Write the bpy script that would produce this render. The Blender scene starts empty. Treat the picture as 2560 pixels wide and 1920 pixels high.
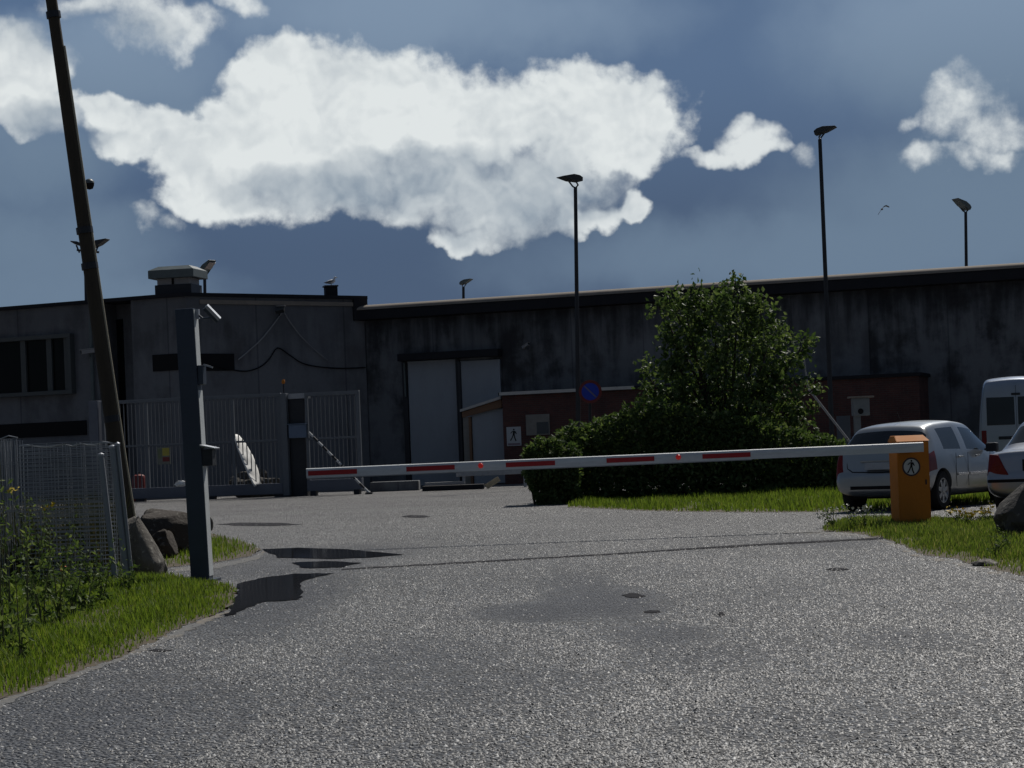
import bpy, bmesh, math, random
from mathutils import Vector, Matrix, noise as mnoise
R = math.radians
SC = bpy.context.scene
COL = SC.collection
RNG = random.Random(7)

# ------------------------------------------------------------------ camera
H, F, X0, YH, ROLL = 1.2, 4500.0, 1106.0, 978.0, R(2.2)      # eye height, focal length in px, optical axis, horizon, roll
SN, CS = math.sin(ROLL), math.cos(ROLL)
cam_d = bpy.data.cameras.new('camera'); cam = bpy.data.objects.new('camera', cam_d); COL.objects.link(cam)
cam_d.sensor_width = 36.0; cam_d.lens = F / 2212.0 * 36.0; cam_d.shift_y = 148.5 / 2212.0
cam_d.clip_start = 0.1; cam_d.clip_end = 5000
cr, cu, cf = Vector((CS, 0, -SN)), Vector((SN, 0, CS)), Vector((0, 1, 0))
cam.matrix_world = Matrix(((cr.x, cu.x, -cf.x, 0), (cr.y, cu.y, -cf.y, 0), (cr.z, cu.z, -cf.z, H), (0, 0, 0, 1)))
SC.camera = cam

def ray(x, y):
    u, v = (x - X0) / F, (YH - y) / F
    return Vector((u * CS + v * SN, 1.0, -u * SN + v * CS))
def P(x, y, Y):
    d = ray(x, y); return Vector((d.x * Y, Y, H + d.z * Y))
def G(x, y, z=0.0):
    d = ray(x, y); t = (z - H) / d.z; return Vector((d.x * t, t, z))

# ------------------------------------------------------------------ sun
SUN_EL, SUN_AZ = R(47), R(27)
to_sun = Vector((math.sin(SUN_AZ) * math.cos(SUN_EL), math.cos(SUN_AZ) * math.cos(SUN_EL), math.sin(SUN_EL)))
ld = bpy.data.lights.new('sun', 'SUN'); ld.energy = 3.6; ld.angle = R(0.5); ld.color = (1.0, 0.95, 0.88)
lo = bpy.data.objects.new('sun', ld); COL.objects.link(lo)
lo.rotation_euler = to_sun.to_track_quat('Z', 'Y').to_euler(); lo.location = (20, 40, 60)

SC.view_settings.view_transform = 'Standard'; SC.view_settings.look = 'None'
SC.view_settings.exposure = 0.0; SC.view_settings.gamma = 1.0

# ------------------------------------------------------------------ node helpers
class NT:
    def __init__(self, tree): self.t = tree; self.n = tree.nodes; self.l = tree.links
    def node(self, typ, **kw):
        n = self.n.new(typ)
        for k, v in kw.items(): setattr(n, k, v)
        return n
    def put(self, sock, v):
        if hasattr(v, 'is_output'): self.l.new(v, sock)
        elif isinstance(v, (tuple, list)):
            sock.default_value = tuple(v) + ((1.0,) if len(v) == 3 and sock.type == 'RGBA' else ())
        else: sock.default_value = v
    def m(self, op, a, b=None, c=None, clamp=False):
        n = self.node('ShaderNodeMath', operation=op, use_clamp=clamp)
        self.put(n.inputs[0], a)
        if b is not None: self.put(n.inputs[1], b)
        if c is not None: self.put(n.inputs[2], c)
        return n.outputs[0]
    def mix(self, f, a, b, typ='MIX'):
        n = self.node('ShaderNodeMix', data_type='RGBA', blend_type=typ)
        self.put(n.inputs[0], f); self.put(n.inputs[6], a); self.put(n.inputs[7], b)
        return n.outputs[2]
    def noise(self, vec, scale, detail=4, rough=0.55, dist=0.0, dim='3D'):
        n = self.node('ShaderNodeTexNoise', noise_dimensions=dim)
        if vec is not None: self.l.new(vec, n.inputs['Vector'])
        n.inputs['Scale'].default_value = scale; n.inputs['Detail'].default_value = detail
        n.inputs['Roughness'].default_value = rough; n.inputs['Distortion'].default_value = dist
        return n.outputs[0]
    def ss(self, v, a, b):
        n = self.node('ShaderNodeMapRange', interpolation_type='SMOOTHSTEP')
        self.put(n.inputs[0], v); n.inputs[1].default_value = a; n.inputs[2].default_value = b
        return n.outputs[0]
    def ramp(self, v, stops):
        n = self.node('ShaderNodeValToRGB'); e = n.color_ramp.elements
        while len(e) < len(stops): e.new(0.5)
        for i, (p, c) in enumerate(stops):
            e[i].position = p; e[i].color = (c[0], c[1], c[2], 1) if isinstance(c, (tuple, list)) else (c, c, c, 1)
        self.put(n.inputs[0], v); return n.outputs[0]
    def scale(self, vec, s):
        n = self.node('ShaderNodeMapping'); self.l.new(vec, n.inputs[0]); n.inputs['Scale'].default_value = s
        return n.outputs[0]

# ------------------------------------------------------------------ world: Nishita sky under a broken cumulus deck
W = bpy.data.worlds.new('World'); SC.world = W; W.use_nodes = True
w = NT(W.node_tree)
for n in list(w.n): w.n.remove(n)
wout = w.node('ShaderNodeOutputWorld'); bg = w.node('ShaderNodeBackground'); bg.inputs[1].default_value = 0.1
w.l.new(bg.outputs[0], wout.inputs[0])
sky = w.node('ShaderNodeTexSky', sky_type='NISHITA'); sky.sun_disc = False
sky.sun_elevation = SUN_EL; sky.sun_rotation = SUN_AZ; sky.air_density = 1.0; sky.dust_density = 1.5; sky.ozone_density = 1.5
tc = w.node('ShaderNodeTexCoord'); sep = w.node('ShaderNodeSeparateXYZ'); w.l.new(tc.outputs['Generated'], sep.inputs[0])
az = w.m('ARCTAN2', sep.outputs[0], sep.outputs[1]); el = w.m('ARCSINE', sep.outputs[2])
comb = w.node('ShaderNodeCombineXYZ'); w.put(comb.inputs[0], az); w.put(comb.inputs[1], el); comb.inputs[2].default_value = 3.7
cv = comb.outputs[0]
def azel(x, y):
    d = ray(x, y).normalized(); return math.atan2(d.x, d.y), math.asin(d.z)
warp = w.node('ShaderNodeTexNoise'); w.l.new(cv, warp.inputs['Vector'])
warp.inputs['Scale'].default_value = 38; warp.inputs['Detail'].default_value = 4; warp.inputs['Roughness'].default_value = 0.5
wsep = w.node('ShaderNodeSeparateColor'); w.l.new(warp.outputs['Color'], wsep.inputs[0])
waz = w.m('MULTIPLY_ADD', w.m('SUBTRACT', wsep.outputs[0], 0.5), 0.026, az)
wel = w.m('MULTIPLY_ADD', w.m('SUBTRACT', wsep.outputs[1], 0.5), 0.026, el)
def blob(x, y, rx, ry, a=1.0, A=None, E=None):
    a0, e0 = azel(x, y); A = waz if A is None else A; E = wel if E is None else E
    dx = w.m('MULTIPLY_ADD', A, F / rx, -a0 * F / rx); dy = w.m('MULTIPLY_ADD', E, F / ry, -e0 * F / ry)
    q = w.m('MULTIPLY_ADD', dy, dy, w.m('MULTIPLY', dx, dx))
    v = w.m('SUBTRACT', 1.0, q)
    return v if a == 1.0 else w.m('MULTIPLY', v, a)
def union(bl, k=0.25):
    v = None
    for b in bl:
        s = blob(*b)
        if v is None: v = s
        else:
            n = w.node('ShaderNodeMath', operation='SMOOTH_MAX'); w.put(n.inputs[0], v); w.put(n.inputs[1], s); n.inputs[2].default_value = k; v = n.outputs[0]
    return w.m('MAXIMUM', v, -1.0)
MAIN = [(640, 180, 150, 105), (740, 250, 260, 165), (560, 330, 190, 145), (470, 400, 140, 85), (960, 275, 250, 125), (1220, 245, 220, 118),
        (1350, 275, 140, 112), (720, 400, 250, 85), (930, 400, 220, 85), (1080, 440, 180, 95), (1150, 400, 220, 90), (985, 520, 62, 32),
        (1372, 452, 44, 38), (1260, 470, 120, 40), (225, 235, 85, 50), (315, 285, 115, 62), (405, 345, 105, 75), (35, 150, 110, 98), (60, 240, 100, 66)]
THIN = [(345, 55, 130, 55), (410, 75, 55, 44), (240, 15, 170, 40), (1625, 300, 62, 40), (1600, 270, 34, 30), (1545, 335, 75, 24), (1640, 325, 70, 24), (1735, 335, 28, 26, .5),
        (2085, 225, 98, 74), (2140, 275, 78, 52), (1995, 335, 48, 30, .62), (1958, 258, 30, 18, .5), (2110, 325, 60, 22, .6), (2165, 340, 26, 30, .5), (530, 6, 50, 24, .8), (312, 470, 30, 22, .42), (370, 494, 26, 16, .3)]
GREY = [(760, 410, 230, 45), (900, 390, 200, 60), (1050, 390, 190, 65), (1100, 450, 190, 70), (600, 400, 120, 40), (1280, 420, 80, 45), (1040, 500, 90, 36), (900, 340, 100, 26), (80, 260, 70, 36), (200, 290, 50, 24), (180, 80, 190, 50)]
n1 = w.noise(cv, 22, 8, 0.58, 0, '2D')
n2 = w.noise(cv, 85, 5, 0.62, 0, '2D')
def billow(vec, sc, seed=0.0):
    v = w.node('ShaderNodeTexVoronoi', feature='SMOOTH_F1', voronoi_dimensions='2D'); w.l.new(vec, v.inputs['Vector']); v.inputs['Scale'].default_value = sc
    v.inputs['Detail'].default_value = 2.0; v.inputs['Roughness'].default_value = 0.55; v.inputs['Lacunarity'].default_value = 2.3; v.inputs['Smoothness'].default_value = 0.35
    v.normalize = True
    return v.outputs['Distance']
wv = w.node('ShaderNodeCombineXYZ'); w.put(wv.inputs[0], waz); w.put(wv.inputs[1], wel); wv.inputs[2].default_value = 1.3
up = w.node('ShaderNodeVectorMath', operation='ADD'); w.l.new(wv.outputs[0], up.inputs[0]); up.inputs[1].default_value = (0.0012, 0.0040, 0)
b0 = billow(wv.outputs[0], 34); b1 = billow(up.outputs[0], 34)
D = union(MAIN, 0.35); DT = union(THIN, 0.2)
g = w.ss(w.m('ADD', union(GREY, 0.6), w.m('MULTIPLY_ADD', n1, 1.0, -0.5)), -1.2, 1.35)
puff = w.m('MULTIPLY_ADD', b0, -1.5, 0.52)
fine = w.m('MULTIPLY_ADD', n2, 0.9, -0.45)
big = w.m('MULTIPLY_ADD', n1, 1.5, -0.80)
dens = w.m('ADD', w.m('ADD', w.m('MULTIPLY', D, 1.5), big), w.m('ADD', puff, fine))
an = w.node('ShaderNodeMapRange', interpolation_type='SMOOTHSTEP'); w.put(an.inputs[0], dens); an.inputs[1].default_value = -0.25; w.put(an.inputs[2], w.m('MULTIPLY_ADD', g, 0.9, 0.58))
densT = w.m('ADD', w.m('ADD', DT, w.m('MULTIPLY', big, 1.15)), w.m('ADD', w.m('MULTIPLY', puff, 0.8), w.m('MULTIPLY', fine, 1.3)))
aT = w.m('MULTIPLY', w.ss(densT, -0.30, 1.15), 0.95)
alpha = w.m('MAXIMUM', an.outputs[0], aT)
relief = w.m('ADD', w.m('MULTIPLY', w.m('SUBTRACT', b1, b0), 0.9), w.m('MULTIPLY_ADD', n1, 1.0, -0.56))
bright = w.m('ADD', w.m('SUBTRACT', 1.0, w.m('MULTIPLY', g, 0.62)), relief, clamp=True)
ccol = w.mix(bright, (2.2, 2.85, 3.6), (7.4, 7.8, 7.85))
# clear sky and thin veils
veil = union([(20, 560, 300, 130, 0.8), (0, 640, 420, 70), (2180, 60, 420, 190), (1900, 540, 460, 110), (2100, 450, 420, 170), (850, 20, 360, 120), (1150, 50, 300, 80, 0.7), (200, 150, 280, 110), (400, 250, 90, 60, .7), (60, 350, 160, 90, 0.7), (1400, 560, 300, 70, .5)], 0.6)
vn = w.noise(cv, 9, 5, 0.6, 0, '2D')
vmask = w.ss(w.m('ADD', veil, w.m('MULTIPLY_ADD', vn, 1.2, -0.6)), -0.9, 1.0)
deep = w.mix(w.ss(el, 0.09, 0.19), (0.53, 0.91, 1.68), (0.84, 1.42, 2.5))
blue = w.mix(0.03, deep, sky.outputs[0])
base = w.mix(w.m('MULTIPLY', vmask, 0.95), blue, w.mix(w.ss(el, 0.13, 0.22), (1.47, 2.12, 2.98), (2.1, 2.9, 4.0)))
vis = w.mix(alpha, base, ccol)
# unseen rest of the dome: dimmed overhead and behind to keep the shade dark
dn = w.noise(tc.outputs['Generated'], 2.2, 5, 0.55)
dim_dome = w.mix(w.ss(dn, 0.35, 0.7), (0.30, 0.43, 0.68), (0.78, 1.02, 1.42))
dim_dome = w.mix(0.06, dim_dome, sky.outputs[0])
front = w.m('MULTIPLY', w.ss(sep.outputs[1], 0.35, 0.8), w.ss(el, 0.75, 0.38))
col = w.mix(front, dim_dome, vis)
w.l.new(col, bg.inputs[0])

# ------------------------------------------------------------------ materials
MATS = {}
def mat(name, build=None):
    if name in MATS: return MATS[name]
    m = bpy.data.materials.new(name); m.use_nodes = True
    t = NT(m.node_tree); b = t.n['Principled BSDF']
    build(t, b, m.node_tree.nodes['Material Output']); MATS[name] = m
    return m
def plain(name, c, rough=0.6, metal=0.0, var=0.18, scale=6.0, bump=0.0, spec=0.4, coat=0.0, stretch=(1, 1, 1)):
    def bld(t, b, o):
        tcn = t.node('ShaderNodeTexCoord'); v = t.scale(tcn.outputs['Object'], stretch)
        n = t.noise(v, scale, 6, 0.6); n2 = t.noise(v, scale * 9, 3, 0.6)
        k = t.m('ADD', t.m('MULTIPLY_ADD', n, 2 * var, 1 - var), t.m('MULTIPLY_ADD', n2, var, -var / 2))
        cc = t.node('ShaderNodeVectorMath', operation='SCALE'); cc.inputs[0].default_value = c; t.put(cc.inputs[3], k)
        t.l.new(cc.outputs[0], b.inputs['Base Color'])
        t.put(b.inputs['Roughness'], t.m('MULTIPLY_ADD', n, 0.25, max(0.02, rough - 0.12)))
        b.inputs['Metallic'].default_value = metal; b.inputs['Specular IOR Level'].default_value = spec
        b.inputs['Coat Weight'].default_value = coat
        if bump:
            bp = t.node('ShaderNodeBump'); bp.inputs['Strength'].default_value = bump; bp.inputs['Distance'].default_value = 0.02
            t.put(bp.inputs['Height'], t.m('ADD', n, t.m('MULTIPLY', n2, 0.5))); t.l.new(bp.outputs[0], b.inputs['Normal'])
    return mat(name, bld)

def stains(x, y, rx, ry):            # an ellipse on the ground, given by the picture point it is seen at
    c = G(x, y); a = G(x + rx, y); f = G(x, y - ry)
    return (c.x, c.y, abs(a.x - c.x), abs(f.y - c.y))
STAINS = [((1300, 1300, 150, 36), 1), ((1180, 1320, 160, 22), 1), ((1420, 1370, 130, 26), .8), ((1960, 1380, 140, 26), .6), ((680, 1530, 620, 110), .35),
          ((40, 1580, 460, 110), .8), ((560, 1360, 150, 30), .5), ((640, 1225, 180, 22), .8), ((470, 1235, 80, 20), .5), ((1790, 1172, 150, 12), .8), ((900, 1415, 200, 40), .5), ((600, 1292, 150, 52), .9), ((720, 1197, 200, 20), .9), ((1250, 1265, 90, 30), .7), ((1500, 1420, 160, 30), .5), ((1100, 1480, 260, 36), .4), ((300, 1440, 180, 34), .5), ((1700, 1560, 300, 40), .35), ((1350, 1120, 240, 10), .4), ((760, 1112, 220, 10), .5)]
def chip(t, b, o):
    ge = t.node('ShaderNodeNewGeometry'); c = t.ramp(ge.outputs['Random Per Island'], [(0, (.11, .113, .12)), (.45, (.155, .158, .16)), (.75, (.195, .20, .205)), (.94, (.26, .268, .275)), (1, (.44, .45, .46))])
    t.l.new(c, b.inputs['Base Color']); b.inputs['Roughness'].default_value = .55; b.inputs['Specular IOR Level'].default_value = .35
M_CHIP = mat('stone_chipping', chip)
def asphalt(t, b, o):
    tcn = t.node('ShaderNodeTexCoord'); v = tcn.outputs['Object']
    vo = t.node('ShaderNodeTexVoronoi', feature='F1'); t.l.new(v, vo.inputs['Vector']); vo.inputs['Scale'].default_value = 46
    cs = t.node('ShaderNodeSeparateColor'); t.l.new(vo.outputs['Color'], cs.inputs[0])
    grain = t.ramp(cs.outputs[0], [(0.0, 0.09), (0.35, 0.13), (0.62, 0.19), (0.85, 0.26), (0.95, 0.36), (1.0, 0.5)])
    hue = t.mix(cs.outputs[1], (1.06, 1.0, 0.92), (0.95, 1.0, 1.07))
    c = t.mix(1.0, grain, hue, 'MULTIPLY')
    sep_ = t.node('ShaderNodeSeparateXYZ'); t.l.new(v, sep_.inputs[0])
    big = t.noise(v, 0.28, 5, 0.6); mid = t.noise(v, 1.7, 5, 0.6)
    k = t.m('MULTIPLY', t.m('MULTIPLY_ADD', big, 0.75, 0.66), t.m('MULTIPLY_ADD', mid, 0.5, 0.75))
    nz = t.m('MULTIPLY_ADD', t.noise(v, 2.6, 5, 0.65), 2.0, -1.0)
    dark = None
    for s, kk in STAINS:
        x, y, rx, ry = stains(*s)
        q = t.m('ADD', t.m('POWER', t.m('MULTIPLY_ADD', sep_.outputs[0], 1 / rx, -x / rx), 2.0), t.m('POWER', t.m('MULTIPLY_ADD', sep_.outputs[1], 1 / ry, -y / ry), 2.0))
        q = t.m('MULTIPLY', t.ss(t.m('ADD', t.m('SUBTRACT', 1.0, q), t.m('MULTIPLY', nz, 0.9)), -0.1, 0.9), kk)
        dark = q if dark is None else t.m('MAXIMUM', dark, q)
    smooth = t.m('MULTIPLY', dark, 0.75)
    flat = (0.088, 0.093, 0.106)
    c = t.mix(smooth, c, flat)
    # the far half is mixed towards one paler, warmer tone
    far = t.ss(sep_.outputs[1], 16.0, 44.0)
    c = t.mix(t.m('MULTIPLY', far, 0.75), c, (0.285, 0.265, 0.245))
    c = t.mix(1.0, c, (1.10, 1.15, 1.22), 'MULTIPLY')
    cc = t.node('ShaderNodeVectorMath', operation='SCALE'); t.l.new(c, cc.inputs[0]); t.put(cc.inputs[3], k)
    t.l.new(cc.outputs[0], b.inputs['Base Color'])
    t.put(b.inputs['Roughness'], t.m('MULTIPLY_ADD', cs.outputs[2], 0.35, 0.5)); b.inputs['Specular IOR Level'].default_value = 0.35
    bp = t.node('ShaderNodeBump'); bp.inputs['Strength'].default_value = 0.85; bp.inputs['Distance'].default_value = 0.008
    t.put(bp.inputs['Height'], t.m('MULTIPLY_ADD', vo.outputs['Distance'], -18.0, cs.outputs[1])); t.l.new(bp.outputs[0], b.inputs['Normal'])
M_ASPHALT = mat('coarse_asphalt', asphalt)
M_EARTH = plain('bare_earth', (0.16, 0.135, 0.10), 0.95, var=0.4, scale=1.5, bump=0.4)
M_SOIL = plain('verge_soil', (0.085, 0.068, 0.045), 0.95, var=0.5, scale=5, bump=0.6)
M_BITUMEN = plain('bitumen_seam', (0.028, 0.028, 0.032), 0.95, var=0.4, scale=8, spec=0.05)

def water(t, b, o):
    tcn = t.node('ShaderNodeTexCoord')
    b.inputs['Base Color'].default_value = (0.022, 0.022, 0.024, 1); b.inputs['Roughness'].default_value = 0.05; b.inputs['IOR'].default_value = 1.33
    bp = t.node('ShaderNodeBump'); bp.inputs['Strength'].default_value = 0.04; bp.inputs['Distance'].default_value = 0.01
    t.put(bp.inputs['Height'], t.noise(tcn.outputs['Object'], 9, 4, 0.6)); t.l.new(bp.outputs[0], b.inputs['Normal'])
M_WATER = mat('puddle_water', water)

def concrete_streaked(t, b, o, panel=2.9, tint=(0.17, 0.18, 0.195), amount=0.92):
    tcn = t.node('ShaderNodeTexCoord'); v = tcn.outputs['Object']
    sp = t.node('ShaderNodeSeparateXYZ'); t.l.new(v, sp.inputs[0])
    st = t.noise(t.scale(v, (0.7, 0.7, 0.16)), 1.6, 7, 0.62)
    st2 = t.noise(t.scale(v, (1.5, 1.5, 0.2)), 1.6, 6, 0.6)
    blot = t.noise(v, 0.55, 6, 0.65); fine = t.noise(v, 9, 4, 0.6)
    dirt = t.ss(t.m('ADD', t.m('MULTIPLY', st, 0.55), t.m('MULTIPLY_ADD', st2, 0.25, t.m('MULTIPLY', blot, 1.0))), 0.80, 1.06)
    c = t.mix(t.m('MULTIPLY', dirt, amount), tint, (0.026, 0.027, 0.031))
    c = t.mix(t.m('MULTIPLY', t.ss(blot, 0.5, 0.75), 0.35), c, (0.085, 0.07, 0.06))
    wn = t.node('ShaderNodeTexWhiteNoise', noise_dimensions='1D'); t.put(wn.inputs['W'], t.m('FLOOR', t.m('DIVIDE', t.m('ADD', sp.outputs[0], 500.0), panel)))
    c = t.mix(t.m('MULTIPLY', t.ss(wn.outputs[0], .45, 1.0), .55 * amount), c, tuple(q * 1.3 for q in tint))
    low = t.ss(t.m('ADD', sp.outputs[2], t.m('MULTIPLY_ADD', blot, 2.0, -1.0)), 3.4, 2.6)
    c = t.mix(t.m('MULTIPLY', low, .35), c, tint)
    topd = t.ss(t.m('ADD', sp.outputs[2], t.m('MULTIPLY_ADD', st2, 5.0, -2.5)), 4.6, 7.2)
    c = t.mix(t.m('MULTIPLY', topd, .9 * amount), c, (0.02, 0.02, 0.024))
    x = t.m('FRACT', t.m('DIVIDE', t.m('ADD', sp.outputs[0], 500.0), panel))
    joint = t.m('LESS_THAN', x, 0.018)
    c = t.mix(t.m('MULTIPLY', joint, 0.4), c, (0.02, 0.02, 0.024))
    c = t.mix(t.m('MULTIPLY_ADD', fine, 0.4, -0.1), c, (0.09, 0.095, 0.105))
    t.l.new(c, b.inputs['Base Color']); b.inputs['Roughness'].default_value = 0.9; b.inputs['Specular IOR Level'].default_value = 0.2
    bp = t.node('ShaderNodeBump'); bp.inputs['Strength'].default_value = 0.25; bp.inputs['Distance'].default_value = 0.02
    t.put(bp.inputs['Height'], t.m('ADD', fine, blot)); t.l.new(bp.outputs[0], b.inputs['Normal'])
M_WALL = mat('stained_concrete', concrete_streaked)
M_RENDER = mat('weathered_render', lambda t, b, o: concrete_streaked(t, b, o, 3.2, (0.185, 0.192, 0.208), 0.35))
M_COPING = plain('coping_concrete', (0.24, 0.21, 0.18), 0.9, var=0.35, scale=1.2, bump=0.3)
M_FASCIA = plain('dark_fascia', (0.022, 0.023, 0.028), 0.85, var=0.4, scale=2, spec=0.2)
def brick(t, b, o):
    tcn = t.node('ShaderNodeTexCoord'); v = tcn.outputs['Object']
    mp = t.node('ShaderNodeMapping'); t.l.new(v, mp.inputs[0]); mp.inputs['Rotation'].default_value = (R(90), 0, 0)
    bt = t.node('ShaderNodeTexBrick'); t.l.new(mp.outputs[0], bt.inputs['Vector']); bt.inputs['Scale'].default_value = 1.0
    bt.inputs['Brick Width'].default_value = 0.25; bt.inputs['Row Height'].default_value = 0.077; bt.inputs['Mortar Size'].default_value = 0.006
    bt.inputs['Color1'].default_value = (0.105, 0.04, 0.034, 1); bt.inputs['Color2'].default_value = (0.075, 0.033, 0.03, 1); bt.inputs['Mortar'].default_value = (0.075, 0.068, 0.064, 1)
    n = t.noise(v, 1.1, 6, 0.6)
    cc = t.node('ShaderNodeVectorMath', operation='SCALE'); t.l.new(bt.outputs[0], cc.inputs[0]); t.put(cc.inputs[3], t.m('MULTIPLY_ADD', n, 1.0, 0.5))
    t.l.new(cc.outputs[0], b.inputs['Base Color']); b.inputs['Roughness'].default_value = 0.9
    bp = t.node('ShaderNodeBump'); bp.inputs['Strength'].default_value = 0.4; bp.inputs['Distance'].default_value = 0.01; bp.invert = True
    t.put(bp.inputs['Height'], bt.outputs['Fac']); t.l.new(bp.outputs[0], b.inputs['Normal'])
M_BRICK = mat('red_brick', brick)
M_WHITEPAINT = plain('white_trim', (0.5, 0.49, 0.47), 0.6, var=0.25, scale=3)
M_DOOR = plain('door_metal', (0.30, 0.33, 0.37), 0.55, var=0.15, scale=2, stretch=(1, 1, .3))
M_GATE = plain('gate_steel', (0.125, 0.142, 0.165), 0.55, 0.1, var=0.2, scale=5)
M_BEAM = plain('gate_beam_paint', (0.115, 0.13, 0.165), 0.5, 0.2, var=0.2, scale=3)
M_GALV = plain('galvanised_steel', (0.34, 0.36, 0.39), 0.45, 0.75, var=0.3, scale=9)
M_POST = plain('grey_post_paint', (0.042, 0.055, 0.078), 0.42, 0.25, var=0.2, scale=6)
M_DARK = plain('dark_metal', (0.028, 0.031, 0.038), 0.5, 0.3, var=0.3, scale=7)
M_LAMPDARK = plain('lamp_housing', (0.05, 0.055, 0.06), 0.55, 0.3, var=0.2, scale=7)
M_LAMPPALE = plain('lamp_glass_pale', (0.40, 0.34, 0.32), 0.35, var=0.1, scale=7)
M_ZINC = plain('zinc_sheet', (0.10, 0.125, 0.13), 0.5, 0.0, var=0.25, scale=4)
M_BLACK = plain('matt_black', (0.012, 0.012, 0.014), 0.8, var=0.2, scale=5, spec=0.2)
M_TIMBER = plain('pole_timber', (0.05, 0.041, 0.029), 0.85, var=0.45, scale=5, bump=0.5, stretch=(3, 3, .25))
M_WOODTRIM = plain('porch_wood', (0.20, 0.115, 0.07), 0.75, var=0.3, scale=6, stretch=(.4, 3, 3))
M_PALEWOOD = plain('pale_wood', (0.42, 0.34, 0.22), 0.75, var=0.3, scale=6)
M_ORANGE = plain('orange_paint', (0.48, 0.172, 0.026), 0.72, var=0.2, scale=4, spec=0.2)
M_BOOM = plain('boom_white', (0.58, 0.61, 0.63), 0.5, var=0.26, scale=5, stretch=(.5, 1, 3))
M_RED = plain('red_reflector', (0.36, 0.012, 0.018), 0.35, var=0.2, scale=14)
M_SIGNWHITE = plain('sign_white', (0.46, 0.48, 0.50), 0.5, var=0.12, scale=8)
M_SIGNBLUE = plain('sign_blue', (0.015, 0.045, 0.46), 0.4, var=0.1, scale=8)
M_SIGNRED = plain('sign_red', (0.17, 0.03, 0.03), 0.5, var=0.15, scale=8)
M_SIGNYEL = plain('sign_yellow', (0.38, 0.33, 0.06), 0.5, var=0.2, scale=8)
M_BLUEBOX = plain('blue_grey_plastic', (0.115, 0.16, 0.24), 0.5, var=0.12, scale=5)
M_TARP = plain('white_tarp', (0.80, 0.80, 0.78), 0.6, var=0.08, scale=5)
M_PANE = plain('dark_glass', (0.008, 0.010, 0.010), 0.15, var=0.3, scale=1.2, spec=0.12)
M_FRAMEPAINT = plain('window_frame_paint', (0.075, 0.085, 0.088), 0.6, var=0.2, scale=4)
M_NOTICE = plain('notice_board', (0.22, 0.21, 0.19), 0.5, var=0.3, scale=5)
M_CABLEPALE = plain('cable_grey', (0.30, 0.30, 0.31), 0.6, var=0.1, scale=5)
def carpaint(name, c):
    def bld(t, b, o):
        tcn = t.node('ShaderNodeTexCoord'); n = t.noise(tcn.outputs['Object'], 2.5, 5, 0.6)
        lo_ = tuple(x * 0.82 for x in c)
        t.l.new(t.mix(n, lo_, c), b.inputs['Base Color']); b.inputs['Metallic'].default_value = 0.7
        t.put(b.inputs['Roughness'], t.m('MULTIPLY_ADD', n, 0.15, 0.25)); b.inputs['Coat Weight'].default_value = 0.6; b.inputs['Coat Roughness'].default_value = 0.08
    return mat(name, bld)
M_SILVER = carpaint('silver_car_paint', (0.36, 0.385, 0.405)); M_SILVER2 = carpaint('grey_silver_car_paint', (0.33, 0.36, 0.41)); M_VAN = carpaint('white_van_paint', (0.36, 0.41, 0.50))
def glass(t, b, o):
    tcn = t.node('ShaderNodeTexCoord'); n = t.noise(tcn.outputs['Object'], 1.5, 3, 0.5)
    t.l.new(t.mix(n, (0.010, 0.014, 0.018), (0.028, 0.035, 0.042)), b.inputs['Base Color']); b.inputs['Roughness'].default_value = 0.04
    b.inputs['Specular IOR Level'].default_value = 0.5; b.inputs['Coat Weight'].default_value = 0.2; b.inputs['Coat Roughness'].default_value = 0.02
M_CARGLASS = mat('car_glass', glass)
M_TYRE = plain('tyre_rubber', (0.018, 0.018, 0.019), 0.85, var=0.25, scale=14, spec=0.25)
M_RIM = plain('wheel_alloy', (0.36, 0.37, 0.38), 0.35, 0.8, var=0.2, scale=10)
M_TAIL = plain('tail_lamp_red', (0.15, 0.008, 0.010), 0.3, var=0.2, scale=9, spec=0.3)
M_PLATE = plain('number_plate_grey', (0.36, 0.38, 0.40), 0.5, var=0.2, scale=9)
M_CHROME = plain('bright_trim', (0.62, 0.62, 0.62), 0.25, 0.9, var=0.1, scale=9)
M_GULLW = plain('white_plumage', (0.75, 0.76, 0.78), 0.8, var=0.08, scale=20)
M_GULLG = plain('grey_plumage', (0.14, 0.15, 0.17), 0.8, var=0.15, scale=20)
def redlamp(t, b, o):
    b.inputs['Base Color'].default_value = (0.6, 0.02, 0.02, 1); b.inputs['Roughness'].default_value = 0.2
    tcn = t.node('ShaderNodeTexCoord'); n = t.noise(tcn.outputs['Object'], 20, 2, 0.5)
    b.inputs['Emission Color'].default_value = (1.0, 0.04, 0.03, 1); t.put(b.inputs['Emission Strength'], t.m('MULTIPLY_ADD', n, 0.16, 0.02))
M_REDLAMP = mat('red_warning_lamp', redlamp)
def rock(name, c, lich):
    def bld(t, b, o):
        tcn = t.node('ShaderNodeTexCoord'); v = tcn.outputs['Object']
        n = t.noise(v, 3.5, 8, 0.65); n2 = t.noise(v, 16, 6, 0.6)
        cc = t.mix(n, tuple(x * 0.55 for x in c), tuple(x * 1.35 for x in c))
        cc = t.mix(t.m('MULTIPLY', t.ss(n2, 0.55, 0.72), lich), cc, (0.36, 0.35, 0.31))
        t.l.new(cc, b.inputs['Base Color']); b.inputs['Roughness'].default_value = 0.92
        bp = t.node('ShaderNodeBump'); bp.inputs['Strength'].default_value = 0.7; bp.inputs['Distance'].default_value = 0.05
        t.put(bp.inputs['Height'], t.m('ADD', n, t.m('MULTIPLY', n2, 0.4))); t.l.new(bp.outputs[0], b.inputs['Normal'])
    return mat(name, bld)
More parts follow.
